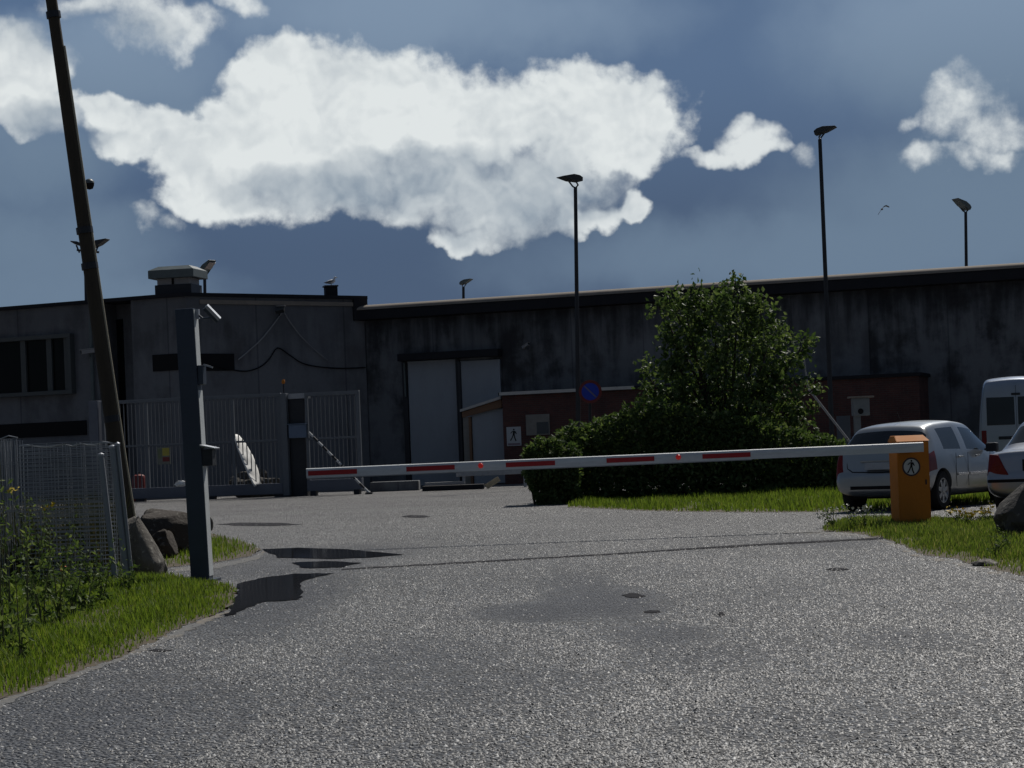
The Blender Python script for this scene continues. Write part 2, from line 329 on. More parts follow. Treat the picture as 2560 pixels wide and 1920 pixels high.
M_ROCKBROWN = rock('brown_rock', (0.05, 0.04, 0.032), 0.45); M_ROCKGREY = rock('lichen_rock', (0.13, 0.12, 0.105), 0.95); M_ROCKDARK = rock('dark_rock', (0.07, 0.065, 0.058), 0.4)
def leafmat(name, stops, trans=0.35, rough=0.6, spec=0.12):
    def bld(t, b, o):
        ge = t.node('ShaderNodeNewGeometry'); c = t.ramp(ge.outputs['Random Per Island'], stops)
        t.l.new(c, b.inputs['Base Color']); b.inputs['Roughness'].default_value = rough; b.inputs['Specular IOR Level'].default_value = spec
        tr = t.node('ShaderNodeBsdfTranslucent'); t.l.new(t.mix(1.0, c, (1.25, 1.3, 0.7), 'MULTIPLY'), tr.inputs[0])
        mx = t.node('ShaderNodeMixShader'); mx.inputs[0].default_value = trans
        t.l.new(b.outputs[0], mx.inputs[1]); t.l.new(tr.outputs[0], mx.inputs[2]); t.l.new(mx.outputs[0], o.inputs[0])
    return mat(name, bld)
M_TREELEAF = leafmat('broad_leaf', [(0, (0.042, 0.074, 0.028)), (0.5, (0.072, 0.116, 0.042)), (0.8, (0.12, 0.17, 0.068)), (1, (0.20, 0.245, 0.12))], 0.32, .55, .2)
M_HEDGELEAF = leafmat('hedge_leaf', [(0, (0.038, 0.066, 0.026)), (0.6, (0.070, 0.112, 0.042)), (0.9, (0.115, 0.155, 0.066)), (1, (0.18, 0.215, 0.105))], 0.34)
M_WEEDLEAF = leafmat('weed_leaf', [(0, (0.045, 0.075, 0.03)), (0.6, (0.085, 0.13, 0.045)), (1, (0.20, 0.25, 0.10))], 0.35)
M_GRASS = leafmat('grass_blade', [(0, (0.07, 0.115, 0.02)), (0.5, (0.125, 0.19, 0.03)), (0.9, (0.19, 0.25, 0.048)), (0.97, (0.15, 0.17, 0.04)), (1, (0.2, 0.19, 0.08))], 0.4)
M_GRASS2 = leafmat('verge_grass_blade', [(0, (0.075, 0.115, 0.024)), (0.5, (0.12, 0.175, 0.036)), (0.85, (0.17, 0.215, 0.05)), (1, (0.26, 0.24, 0.12))], 0.4)
M_BARK = plain('bark', (0.06, 0.05, 0.04), 0.9, var=0.4, scale=8, bump=0.5)
M_STEM = plain('weed_stem', (0.10, 0.11, 0.05), 0.8, var=0.3, scale=9)
M_PETALO = plain('orange_petal', (0.65, 0.13, 0.02), 0.6, var=0.1, scale=9); M_PETALY = plain('yellow_petal', (0.60, 0.45, 0.03), 0.6, var=0.1, scale=9); M_PETALW = plain('white_petal', (0.62, 0.62, 0.55), 0.6, var=0.1, scale=9)

# ------------------------------------------------------------------ mesh helpers
class MB:
    def __init__(self): self.v = []; self.f = []
    def add(self, vs, fs):
        o = len(self.v); self.v += [tuple(p) for p in vs]; self.f += [tuple(i + o for i in q) for q in fs]; return self
    def hexa(self, b, t):      # bottom ring, top ring
        n = len(b)
        self.add(list(b) + list(t), [tuple(range(n - 1, -1, -1)), tuple(range(n, 2 * n))] + [(i, (i + 1) % n, n + (i + 1) % n, n + i) for i in range(n)]); return self
    def box(self, x0, x1, y0, y1, z0, z1):
        b = [(x0, y0, z0), (x1, y0, z0), (x1, y1, z0), (x0, y1, z0)]; t = [(p[0], p[1], z1) for p in b]; return self.hexa(b, t)
    def obox(self, c, ax, ay, az):      # centre and half axes
        c = Vector(c); ax, ay, az = Vector(ax), Vector(ay), Vector(az)
        b = [c - ax - ay - az, c + ax - ay - az, c + ax + ay - az, c - ax + ay - az]; return self.hexa(b, [p + 2 * az for p in b])
    def tube(self, pts, r, n=10, caps=True):
        pts = [Vector(p) for p in pts]; rs = r if isinstance(r, (list, tuple)) else [r] * len(pts)
        vs = []; prev = None
        for i, p in enumerate(pts):
            d = (pts[min(i + 1, len(pts) - 1)] - pts[max(i - 1, 0)]).normalized()
            if prev is None: a = d.orthogonal().normalized()
            else:
                a = prev - d * prev.dot(d); a = a.normalized() if a.length > 1e-6 else d.orthogonal().normalized()
            prev = a; b = d.cross(a)
            vs += [p + (a * math.cos(2 * math.pi * k / n) + b * math.sin(2 * math.pi * k / n)) * rs[i] for k in range(n)]
        fs = [(i * n + k, i * n + (k + 1) % n, (i + 1) * n + (k + 1) % n, (i + 1) * n + k) for i in range(len(pts) - 1) for k in range(n)]
        if caps: fs += [tuple(range(n - 1, -1, -1)), tuple((len(pts) - 1) * n + k for k in range(n))]
        self.add(vs, fs); return self
    def lathe(self, prof, n, M):       # (r, h) profile about local z, placed with matrix M
        vs = [M @ Vector((r * math.cos(2 * math.pi * k / n), r * math.sin(2 * math.pi * k / n), h)) for r, h in prof for k in range(n)]
        fs = [(i * n + k, i * n + (k + 1) % n, (i + 1) * n + (k + 1) % n, (i + 1) * n + k) for i in range(len(prof) - 1) for k in range(n)]
        fs += [tuple(range(n - 1, -1, -1)), tuple((len(prof) - 1) * n + k for k in range(n))]
        self.add(vs, fs); return self
    def prism(self, poly, fn, a, b):   # 2-d polygon pushed from a to b; fn(u, v, w) -> point
        return self.hexa([fn(u, v, a) for u, v in poly], [fn(u, v, b) for u, v in poly])
    def build(self, name, m, parent=None, world=False, bevel=0.0, seg=2, smooth=None):
        me = bpy.data.meshes.new(name)
        vs = self.v
        if parent is not None and world:
            inv = parent.matrix_basis.inverted(); vs = [inv @ Vector(p) for p in vs]
        me.from_pydata(vs, [], self.f)
        bm = bmesh.new(); bm.from_mesh(me)
        bmesh.ops.recalc_face_normals(bm, faces=bm.faces)
        if bevel:
            es = [e for e in bm.edges if len(e.link_faces) == 2 and e.calc_face_angle(0) > R(35)]
            bmesh.ops.bevel(bm, geom=es, offset=bevel, segments=seg, profile=0.6, affect='EDGES', clamp_overlap=True)
        bm.to_mesh(me); bm.free()
        me.materials.append(m)
        if smooth is not None:
            for p in me.polygons: p.use_smooth = True
            me.set_sharp_from_angle(angle=R(smooth))
        o = bpy.data.objects.new(name, me); COL.objects.link(o)
        if parent is not None: o.parent = parent
        return o
    def raw(self, name, m, parent=None, world=False):   # many small faces, no clean-up
        me = bpy.data.meshes.new(name); vs = self.v
        if parent is not None and world:
            l = parent.location; vs = [(p[0] - l.x, p[1] - l.y, p[2] - l.z) for p in vs]
        me.from_pydata(vs, [], self.f); me.materials.append(m)
        o = bpy.data.objects.new(name, me); COL.objects.link(o)
        if parent is not None: o.parent = parent
        return o
def tag(o, label=None, cat=None, group=None, kind=None):
    if label: o['label'] = label
    if cat: o['category'] = cat
    if group: o['group'] = group
    if kind: o['kind'] = kind
    return o
def thing(name, label, cat, loc=(0, 0, 0), rz=0.0, group=None):
    o = bpy.data.objects.new(name, None); COL.objects.link(o); o.empty_display_size = 0.2
    o.location = loc; o.rotation_euler = (0, 0, rz)
    o.matrix_basis = Matrix.Translation(Vector(loc)) @ Matrix.Rotation(rz, 4, 'Z')
    return tag(o, label, cat, group)
class Plane:                            # a vertical facade through two points; d is distance out towards the viewer
    def __init__(self, a, b):
        self.o = Vector((a.x, a.y, 0)); t = Vector((b.x - a.x, b.y - a.y, 0)); self.len = t.length; self.t = t.normalized()
        self.n = Vector((self.t.y, -self.t.x, 0))
    def shift(self, d):
        q = Plane(self.o, self.o + self.t); q.o = self.o + self.n * d; q.len = self.len; return q
    def hit(self, x, y):
        d = ray(x, y); c = Vector((0, 0, H)); k = (self.o - c).dot(self.n) / d.dot(self.n); return c + d * k
    def sz(self, x, y):
        p = self.hit(x, y); return (p - self.o).dot(self.t), p.z
    def pt(self, s, d, z): return self.o + self.t * s + self.n * d + Vector((0, 0, z))
    def rect(self, x0, y0, x1, y1):
        ym, xm = (y0 + y1) / 2, (x0 + x1) / 2
        return self.sz(x0, ym)[0], self.sz(x1, ym)[0], self.sz(xm, y1)[1], self.sz(xm, y0)[1]
    def box(self, mb, s0, s1, d0, d1, z0, z1):
        b = [self.pt(s0, d1, z0), self.pt(s1, d1, z0), self.pt(s1, d0, z0), self.pt(s0, d0, z0)]
        mb.hexa(b, [p + Vector((0, 0, z1 - z0)) for p in b]); return mb

# ------------------------------------------------------------------ ground, road, verges
mb = MB(); mb.add([(-900, -60, -0.03), (900, -60, -0.03), (900, 1500, -0.03), (-900, 1500, -0.03)], [(0, 1, 2, 3)])
tag(mb.build('ground', M_EARTH), kind='structure')
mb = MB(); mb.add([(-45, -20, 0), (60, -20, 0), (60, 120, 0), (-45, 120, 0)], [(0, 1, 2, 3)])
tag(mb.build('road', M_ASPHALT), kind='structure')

def subdiv_poly(pts, n=6, amp=0.04, seed=0):
    rng = random.Random(seed); out = []
    for i, p in enumerate(pts):
        q = pts[(i + 1) % len(pts)]
        for k in range(n):
            t = k / n; a = Vector(p).lerp(Vector(q), t); L = (Vector(q) - Vector(p)).length
            j = min(amp, L * 0.12)
            out.append((a.x + rng.uniform(-j, j), a.y + rng.uniform(-j, j) * 2.0))
    return out
def inside(x, y, poly):
    c = False; j = len(poly) - 1
    for i in range(len(poly)):
        xi, yi = poly[i]; xj, yj = poly[j]
        if (yi > y) != (yj > y) and x < (xj - xi) * (y - yi) / (yj - yi) + xi: c = not c
        j = i
    return c
def sheet(name, px, z, m, n=6, amp=0.05, seed=1, skirt=True):
    poly = subdiv_poly([G(*p).to_2d() for p in px], n, amp, seed)
    bm = bmesh.new(); vs = [bm.verts.new((x, y, z)) for x, y in poly]; f = bm.faces.new(vs); bmesh.ops.triangulate(bm, faces=[f])
    bmesh.ops.recalc_face_normals(bm, faces=bm.faces)
    me = bpy.data.meshes.new(name); bm.to_mesh(me); bm.free(); me.materials.append(m)
    for p in me.polygons:
        if p.normal.z < 0: p.flip()
    o = bpy.data.objects.new(name, me); COL.objects.link(o); tag(o, kind='structure'); return o, poly

V_LEFT = [(-60, 1540), (0, 1513), (130, 1466), (240, 1426), (310, 1397), (400, 1352), (480, 1322), (512, 1288), (500, 1268), (455, 1256), (400, 1250), (330, 1235), (250, 1215), (100, 1215), (-150, 1230), (-400, 1450)]
V_LEFT2 = [(230, 1215), (360, 1226), (460, 1216), (540, 1201), (565, 1187), (530, 1172), (455, 1152), (380, 1148), (250, 1150), (100, 1155), (-200, 1165), (-250, 1225)]
V_RIGHT = [(1925, 1168), (1990, 1199), (2060, 1208), (2130, 1226), (2240, 1254), (2420, 1290), (2420, 1125), (2240, 1112), (2160, 1118), (2090, 1128), (2020, 1124), (1930, 1120), (1840, 1122), (1790, 1130), (1775, 1148), (1850, 1152)]
V_HEDGE = [(1225, 1096), (1300, 1099), (1400, 1104), (1600, 1107), (1830, 1106), (1990, 1096), (2190, 1088), (2400, 1075), (2400, 1052), (1830, 1052), (1400, 1066), (1235, 1080)]
polys = {}
for nm, px, z, sd in (('left', V_LEFT, 0.003, 1), ('left2', V_LEFT2, 0.003, 2), ('right', V_RIGHT, 0.003, 3), ('hedge', V_HEDGE, 0.003, 4)):
    _, polys[nm] = sheet('verge', px, z, M_SOIL, 14, 0.035, sd)

def gritty(t, b, o):
    tcn = t.node('ShaderNodeTexCoord'); v = tcn.outputs['Object']; n = t.noise(v, 2.2, 6, 0.65); n2 = t.noise(v, 24, 4, 0.6)
    c = t.mix(t.ss(t.m('MULTIPLY_ADD', n2, .5, n), .70, .98), (0.125, 0.127, 0.128), (0.19, 0.16, 0.12))
    cc = t.node('ShaderNodeVectorMath', operation='SCALE'); t.l.new(c, cc.inputs[0]); t.put(cc.inputs[3], t.m('MULTIPLY_ADD', n2, 1.2, .4)); t.l.new(cc.outputs[0], b.inputs['Base Color'])
    b.inputs['Roughness'].default_value = .95
    bp = t.node('ShaderNodeBump'); bp.inputs['Strength'].default_value = .7; bp.inputs['Distance'].default_value = .02; t.put(bp.inputs['Height'], n2); t.l.new(bp.outputs[0], b.inputs['Normal'])
M_GRIT = mat('grit_and_sand', gritty)
sheet('sand', [(400, 1352), (480, 1323), (512, 1288), (522, 1292), (508, 1312), (470, 1336), (420, 1358), (330, 1400), (250, 1432), (130, 1478), (-10, 1530), (0, 1511), (130, 1464), (240, 1424), (310, 1395)], 0.0022, M_GRIT, 10, .04, 81)
sheet('sand', [(1700, 1146), (1775, 1146), (1850, 1154), (1925, 1170), (1990, 1201), (2060, 1211), (2130, 1228), (2240, 1257), (2240, 1267), (2130, 1238), (2050, 1217), (1985, 1207), (1920, 1174), (1850, 1159), (1780, 1153), (1690, 1152)], 0.0022, M_GRIT, 10, .04, 82)
sheet('sand', [(455, 1222), (545, 1204), (568, 1190), (575, 1192), (560, 1208), (470, 1228), (380, 1236), (365, 1228)], 0.0022, M_GRIT, 10, .03, 83)
def blades(name, poly, n, hmin, hmax, wid, m, seed, margin=0.0, tufts=0.5, near=None):
    rng = random.Random(seed); xs = [p[0] for p in poly]; ys = [p[1] for p in poly]; mb = MB(); k = 0; tries = 0
    ymin, ymax = min(ys), max(ys)
    while k < n and tries < n * 60:
        tries += 1
        x, y = rng.uniform(min(xs), max(xs)), rng.uniform(ymin, ymax)
        if abs(x / max(y, 1)) > 0.30: continue
        if not inside(x, y, poly): continue
        nz = mnoise.noise(Vector((x * 1.3, y * 0.8, seed * 3.1)))
        if nz < -0.25 + margin and rng.random() < 0.6: continue
        # sparse near the rim
        rim = min(1.0, min(abs(x - a) * 0.8 + abs(y - b) * 0.35 for a, b in poly[::2]) / 0.35)
        if rng.random() > 0.25 + 0.75 * rim: continue
        h = rng.uniform(hmin, hmax) * (0.7 + 0.6 * max(0, nz + 0.3)) * (0.5 + 0.5 * rim)
        a = rng.uniform(0, 6.283); le = rng.uniform(0.1, 0.55) * h; ww = wid * rng.uniform(0.6, 1.4)
        cx, cy = math.cos(a), math.sin(a); wx, wy = -cy * ww, cx * ww
        b1 = (x + cx * le * .3, y + cy * le * .3, h * 0.55); tip = (x + cx * le, y + cy * le, h)
        mb.add([(x - wx, y - wy, 0.005), (x + wx, y + wy, 0.005), (b1[0] + wx * .8, b1[1] + wy * .8, b1[2]), (b1[0] - wx * .8, b1[1] - wy * .8, b1[2]), tip], [(0, 1, 2, 3), (3, 2, 4)])
        k += 1
    return tag(mb.raw(name, m), kind='stuff')
blades('grass', polys['left'], 60000, 0.05, 0.12, 0.0045, M_GRASS, 11)
blades('grass', polys['left2'], 16000, 0.05, 0.13, 0.0055, M_GRASS, 12)
blades('grass', polys['right'], 34000, 0.05, 0.13, 0.005, M_GRASS2, 13)
blades('grass', polys['hedge'], 34000, 0.09, 0.20, 0.008, M_GRASS, 14)

# puddles and seams
PUD = [[(566, 1187), (640, 1184), (745, 1187), (872, 1199), (800, 1205), (720, 1208), (600, 1205)],
       [(632, 1216), (700, 1213), (782, 1216), (740, 1226), (660, 1229)],
       [(512, 1262), (560, 1250), (640, 1240), (722, 1239), (690, 1246), (662, 1252), (650, 1266), (655, 1285), (640, 1296), (560, 1302), (530, 1316), (494, 1331), (486, 1326), (508, 1300), (512, 1280)]]
for i, px in enumerate(PUD):
    sheet('puddle', px, 0.0065, M_WATER, 4, 0.03, 40 + i)
sheet('road_seam', [(740, 1229), (900, 1220), (1080, 1210), (1300, 1197), (1500, 1184), (1700, 1172), (1925, 1160), (1925, 1164), (1700, 1176), (1500, 1187), (1300, 1200), (1080, 1213), (900, 1223), (740, 1231)], 0.004, M_BITUMEN, 5, 0.03, 50)
for i, (x, y, a, b_) in enumerate([(1370, 1287, 26, 5), (1410, 1322, 20, 3), (1810, 1230, 28, 3), (560, 1133, 95, 4), (900, 1116, 34, 3), (345, 1406, 25, 3), (1560, 1328, 6, 5)]):
    sheet('tar_patch', [(x - a, y), (x - a * .4, y - b_), (x + a * .5, y - b_ * .8), (x + a, y + b_ * .2), (x + a * .3, y + b_), (x - a * .5, y + b_ * .8)], 0.004, M_BITUMEN, 3, 0.02, 60 + i)

# loose chippings standing proud of the asphalt
import numpy as np
def chippings(n, seed):
    rg = np.random.default_rng(seed)
    Y = 7.4 + (rg.random(n * 2) ** 1.3) * 40.0; X = (rg.random(n * 2) * 2 - 1) * (Y * .262)
    keep = np.ones(n * 2, bool)
    for s in STAINS:
        x, y, rx, ry = stains(*s[0]); q = ((X - x) / rx) ** 2 + ((Y - y) / ry) ** 2
        keep &= ~((q < 1.1) & (rg.random(n * 2) < .92 * s[1]))
    nz = np.sin(X * 2.1 + 1.3 * np.sin(Y * .9)) * np.sin(Y * .75 + 1.7 * np.sin(X * .8)); keep &= rg.random(n * 2) < .72 + .28 * nz
    for nm in ('left', 'left2', 'right'):
        pl = polys[nm]; ins = np.zeros(n * 2, bool); j = len(pl) - 1
        for i in range(len(pl)):
            xi, yi = pl[i]; xj, yj = pl[j]
            if yi != yj: ins ^= ((yi > Y) != (yj > Y)) & (X < (xj - xi) * (Y - yi) / (yj - yi) + xi)
            j = i
        keep &= ~ins | (rg.random(n * 2) < .05)
    for px in PUD:
        pl = [G(*p).to_2d() for p in px]; ins = np.zeros(n * 2, bool); j = len(pl) - 1
        for i in range(len(pl)):
            xi, yi = pl[i]; xj, yj = pl[j]
            if yi != yj: ins ^= ((yi > Y) != (yj > Y)) & (X < (xj - xi) * (Y - yi) / (yj - yi) + xi)
            j = i
        keep &= ~ins
    X, Y = X[keep][:n], Y[keep][:n]; m = len(X)
    r = rg.uniform(.005, .0115, m); h = r * rg.uniform(.4, 1.0, m); a0 = rg.random(m) * 6.283
    V = np.zeros((m, 5, 3), np.float32)
    for k in range(4):
        a = a0 + k * 1.571 + rg.uniform(-.4, .4, m); rr = r * rg.uniform(.7, 1.2, m)
        V[:, k, 0] = X + np.cos(a) * rr; V[:, k, 1] = Y + np.sin(a) * rr; V[:, k, 2] = rg.uniform(-.001, .0025, m)
    V[:, 4, 0] = X + rg.uniform(-.6, .6, m) * r; V[:, 4, 1] = Y + rg.uniform(-.6, .6, m) * r; V[:, 4, 2] = h
    base_ = np.arange(m)[:, None] * 5
    T = np.concatenate([base_ + np.array([[k, (k + 1) % 4, 4]]) for k in range(4)], 1).reshape(-1).astype(np.int32)
    me = bpy.data.meshes.new('gravel'); me.vertices.add(m * 5); me.vertices.foreach_set('co', V.reshape(-1))
    nt = m * 4; me.loops.add(nt * 3); me.loops.foreach_set('vertex_index', T); me.polygons.add(nt)
    me.polygons.foreach_set('loop_start', np.arange(nt, dtype=np.int32) * 3); me.update(calc_edges=True)
    me.materials.append(M_CHIP); o = bpy.data.objects.new('gravel', me); COL.objects.link(o); tag(o, kind='stuff')
chippings(150000, 5)

# ------------------------------------------------------------------ perimeter wall
ZE = 6.17
WL = P(765, 662, 84.3); WR = P(2212, 568, 75.6)
WP = Plane(WL, WR); WTOP = (WL.z + WR.z) / 2
wall_t = thing('perimeter_wall', 'long high stained concrete wall with a rounded coping, running to the right', 'wall', WP.pt(WP.len / 2, 0, 0), math.atan2(WP.t.y, WP.t.x))
S0, S1 = 0.0, WP.len + 14
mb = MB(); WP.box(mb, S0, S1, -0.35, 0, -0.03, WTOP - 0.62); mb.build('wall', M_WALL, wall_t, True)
mb = MB(); WP.box(mb, S0 - .1, S1, -0.5, 0.42, WTOP - 0.60, WTOP - 0.20); mb.build('fascia', M_FASCIA, wall_t, True, bevel=.03)  # near-black colour stands in for shade on the overhanging cap's side
mb = MB(); rr = 0.5
prof = [(-0.55 + 1.02 * (1 - math.cos(a)) / 2, WTOP - 0.197 + 0.22 * math.sin(a)) for a in [math.pi * k / 10 for k in range(11)]]
mb.prism(prof, lambda u, v, s: WP.pt(s, u, v), S0 - .12, S1); mb.build('coping', M_COPING, wall_t, True, smooth=40)

# gateway doors in the wall
r = WP.rect(887, 778, 992, 1060); r2 = WP.rect(1000, 778, 1086, 1060)
t = thing('garage_doors', 'tall pale grey double metal doors set in the concrete wall', 'door', WP.pt((r[0] + r2[1]) / 2, 0, 0), math.atan2(WP.t.y, WP.t.x))
for q in (r, r2):
    mb = MB(); WP.box(mb, q[0], q[1], 0.004, 0.09, 0.02, q[3]); mb.build('door_leaf', M_DOOR, t, True, bevel=.015)
mb = MB(); WP.box(mb, r[0] - .25, r2[1] + .1, 0.004, 0.55, r[3] + .01, r[3] + .30); mb.build('lintel', M_FASCIA, t, True, bevel=.02)
mb = MB(); WP.box(mb, r[0] - .22, r[0] - .02, 0.004, 0.16, 0.0, r[3] - .02); mb.build('door_frame', M_DARK, t, True)
mb = MB(); WP.box(mb, r[1] + .01, r2[0] - .01, 0.004, 0.20, 0.0, r[3] - .02); mb.build('door_frame', M_DARK, t, True)
mb = MB(); mb.tube([WP.pt(r[0] - .1, .2, r[3] - .05), WP.pt(r[0] - .08, .22, r[3] - 1.4)], .04, 6); mb.build('hinge_rod', M_ZINC, t, True)

# floodlight/camera on the wall (pale little box)
def bracket_camera(name, label, cat, p, aim, m=M_SIGNWHITE, s=1.0, grp=None):
    p = Vector(p); aim = Vector(aim).normalized(); t = thing(name, label, cat, p, 0, grp)
    side = aim.cross(Vector((0, 0, 1))).normalized(); upv = side.cross(aim)
    c = p + Vector((0, -0.30 * s, 0.0))
    mb = MB(); mb.obox(c, aim * .22 * s, side * .07 * s, upv * .06 * s); mb.obox(c + upv * .075 * s + aim * .03 * s, aim * .24 * s, side * .085 * s, upv * .010 * s); mb.build('housing', m, t, True, bevel=.008)
    mb = MB(); mb.tube([c - upv * .06 * s, c - upv * .16 * s + Vector((0, .12 * s, 0)), p + Vector((0, .02, -.12 * s))], .025 * s, 8); mb.build('bracket', M_ZINC, t, True)
    mb = MB(); mb.tube([c + aim * .20 * s, c + aim * .235 * s], .05 * s, 12); mb.build('lens', M_BLACK, t, True)
    return t
p = WP.hit(1136, 748); bracket_camera('wall_camera', 'small pale camera on the dark concrete wall, right of the garage doors', 'camera', p + WP.n * .02, (.6, -.6, .35), M_CABLEPALE, .8)

# ------------------------------------------------------------------ gatehouse building
ZB = 6.57
C = P(400, 632, 4500 * ZB / 374); BR = P(785, 642, 84.1); BL = P(0, 663, 4500 * ZB / 357.5)
BTOP = C.z
PR = Plane(C, BR); PL = Plane(BL, C)
sL0 = PL.sz(-420, 800)[0]
bt = thing('gatehouse', 'flat roofed grey rendered gatehouse with a window band, left of the wall', 'building', (C.x, C.y, 0), 0)
mb = MB()
s_a = PL.sz(212, 750)[0]; s_b = PL.sz(286, 750)[0]
PL.box(mb, sL0, s_a, -9, 0, -.03, BTOP - .14)
PL.box(mb, s_a, s_b, -9, -1.3, -.03, BTOP - .14)
PL.box(mb, s_b, PL.len, -9, 0, -.03, BTOP - .14)
PR.box(mb, 0.0, PR.len, -8, 0, -.03, BTOP - .14)
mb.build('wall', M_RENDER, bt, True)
mb = MB()
def roofpoly(z0, z1, o):
    pts = [PL.pt(sL0, o, 0), PL.pt(PL.len, o, 0) + Vector((0, -o * .1, 0)), PR.pt(PR.len + o, o, 0), PR.pt(PR.len + o, -8.3, 0), PR.pt(0, -9, 0) + Vector((0, 2, 0)), PL.pt(sL0, -9.3, 0)]
    mb.hexa([Vector((q.x, q.y, z0)) for q in pts], [Vector((q.x, q.y, z1)) for q in pts])
roofpoly(BTOP - .138, BTOP, .12); mb.build('roof', M_FASCIA, bt, True)
mb = MB(); PR.box(mb, .6, PR.len - .1, .003, .06, BTOP - .42, BTOP - .26); mb.build('roof_trim', M_COPING, bt, True)
mb = MB(); PR.box(mb, PR.len - .55, PR.len + .12, -.3, .10, BTOP - 1.0, BTOP - .12); mb.build('corner_fascia', M_FASCIA, bt, True)
# window band on the left face
q = PL.rect(-60, 728, 163, 857)
mb = MB(); fw = .16
PL.box(mb, q[0], q[1], 0.003, .30, q[3] - fw, q[3]); PL.box(mb, q[0], q[1], 0.003, .30, q[2], q[2] + fw); PL.box(mb, q[1] - fw, q[1], 0.003, .297, q[2] + fw, q[3] - fw)
wf = mb.build('window', M_FRAMEPAINT, bt, True, bevel=.012)
mb = MB(); PL.box(mb, q[0], q[1] - fw, 0.003, .06, q[2] + fw, q[3] - fw); mb.build('pane', M_PANE, wf).location = -bt.location
mb = MB()
for x in (56, 112, 150):
    s = PL.sz(x, 790)[0]; PL.box(mb, s - .12, s + .12, 0.062, .16, q[2] + fw, q[3] - fw)
mb.build('mullion', M_FRAMEPAINT, wf).location = -bt.location
# dark lower opening, louvre on the right face, recess door
q = PL.rect(-60, 914, 188, 945); mb = MB(); PL.box(mb, q[0], q[1], .003, .05, q[2], q[3]); mb.build('basement_window', M_BLACK, bt, True)
q = PR.rect(405, 764, 505, 801); q0 = PL.rect(331, 765, 390, 801)
mb = MB(); PR.box(mb, PR.sz(403, 780)[0], q[1], .003, .05, q[2], q[3]); mb.build('louvre', M_BLACK, bt, True)
mb = MB(); PL.box(mb, q0[0], q0[1], .003, .05, q0[2], q0[3]); mb.build('louvre', M_BLACK, bt, True)
qq = PL.shift(-1.3); q = qq.rect(244, 690, 272, 1020); mb = MB(); qq.box(mb, q[0], q[1], .003, .05, 0.05, q[3]); mb.build('stair_window', M_PANE, bt, True)
s = PL.sz(203, 800)[0]; z0, z1 = PL.sz(203, 935)[1], PL.sz(203, 690)[1]
mb = MB(); mb.tube([PL.pt(s, .12, .1), PL.pt(s, .12, z1)], .075, 8); mb.build('downpipe', M_ZINC, bt, True, smooth=50)
s = PR.sz(430, 700)[0]
# roof vent and chimney
pv = P(386, 632, C.y + 1.6)
t = thing('roof_vent', 'broad zinc ventilation hood on the gatehouse roof', 'vent', (pv.x, pv.y, BTOP), R(-12))
k = 4500 / pv.y
mb = MB(); mb.box(-.74, .74, -.6, .6, 0, .42); mb.build('base', M_DARK, t, bevel=.02)
mb = MB(); mb.box(-.66, .66, -.52, .52, .421, .66)
for sx in (-.7, .0, .66): pass
mb.build('throat', M_CABLEPALE, t)
mb = MB(); mb.hexa([(-.92, -.8, .66), (.92, -.8, .66), (.92, .8, .66), (-.92, .8, .66)], [(-.92, -.8, .98), (.92, -.8, .98), (.92, .8, .98), (-.92, .8, .98)])
mb.build('hood', M_ZINC, t, bevel=.02)
mb = MB(); mb.hexa([(-.9, -.78, .981), (.9, -.78, .981), (.9, .78, .981), (-.9, .78, .981)], [(-.62, -.45, 1.14), (.62, -.45, 1.14), (.62, .45, 1.14), (-.62, .45, 1.14)]); mb.build('cap', M_ZINC, t)
mb = MB(); mb.box(-.06, .02, -.56, -.525, .43, .655); mb.build('strut', M_BLACK, t)
pc = P(715, 640, PR.hit(715, 640).y + .8)
t = thing('chimney', 'small dark square chimney on the gatehouse roof with a gull on it', 'chimney', (pc.x, pc.y, BTOP), R(15))
mb = MB(); mb.box(-.24, .24, -.24, .24, 0, .40); mb.build('stack', M_FASCIA, t, bevel=.015)
mb = MB(); mb.box(-.29, .27, -.28, .28, .401, .46); mb.build('cap', M_DARK, t, bevel=.01)

# building fixtures
p = PR.hit(607, 670); t = thing('wall_floodlight', 'dark floodlight on the gatehouse wall where grey cables meet', 'lamp', p, 0)
mb = MB(); mb.obox(p + Vector((0, -.42, 0)), (.17, 0, 0.03), (0, .1, -.06), (0, .06, .10)); mb.build('housing', M_LAMPDARK, t, True, bevel=.02)
mb = MB(); mb.tube([p + Vector((-.05, .02, -.25)), p + Vector((-.05, -.2, -.2)), p + Vector((0, -.36, -.03))], .03, 8); mb.build('bracket', M_LAMPDARK, t, True)
mb = MB(); mb.obox(p + Vector((0.05, -.45, .13)), (.17, 0, 0), (0, .1, 0), (0, 0, .012)); mb.build('visor', M_CABLEPALE, t, True)
p = PL.hit(196, 760); bracket_camera('wall_camera', 'pale camera pointing left from the gatehouse corner beside the window', 'camera', p + PL.n * .02, (-.93, -.33, -.1), M_CABLEPALE, 1.25)
def cable(name, label, px, pl, d, r, m):
    pts = [pl.hit(*q) + pl.n * d for q in px]; t0 = pts[0]
    fine = []
    for i in range(len(pts) - 1):
        for k in range(4):
            a, b, c_, e = pts[max(i - 1, 0)], pts[i], pts[i + 1], pts[min(i + 2, len(pts) - 1)]; t = k / 4
            fine.append(0.5 * ((2 * b) + (c_ - a) * t + (2 * a - 5 * b + 4 * c_ - e) * t * t + (3 * b - a - 3 * c_ + e) * t ** 3))
    fine.append(pts[-1])
    mb = MB(); mb.tube(fine, r, 6); o = mb.build(name, m, smooth=60); return tag(o, label, 'cable')
cable('wall_cable', 'pale cable hanging left from the gatehouse floodlight in a curve', [(606, 676), (585, 705), (560, 735), (535, 758), (512, 777)], PR, .1, .028, M_CABLEPALE)
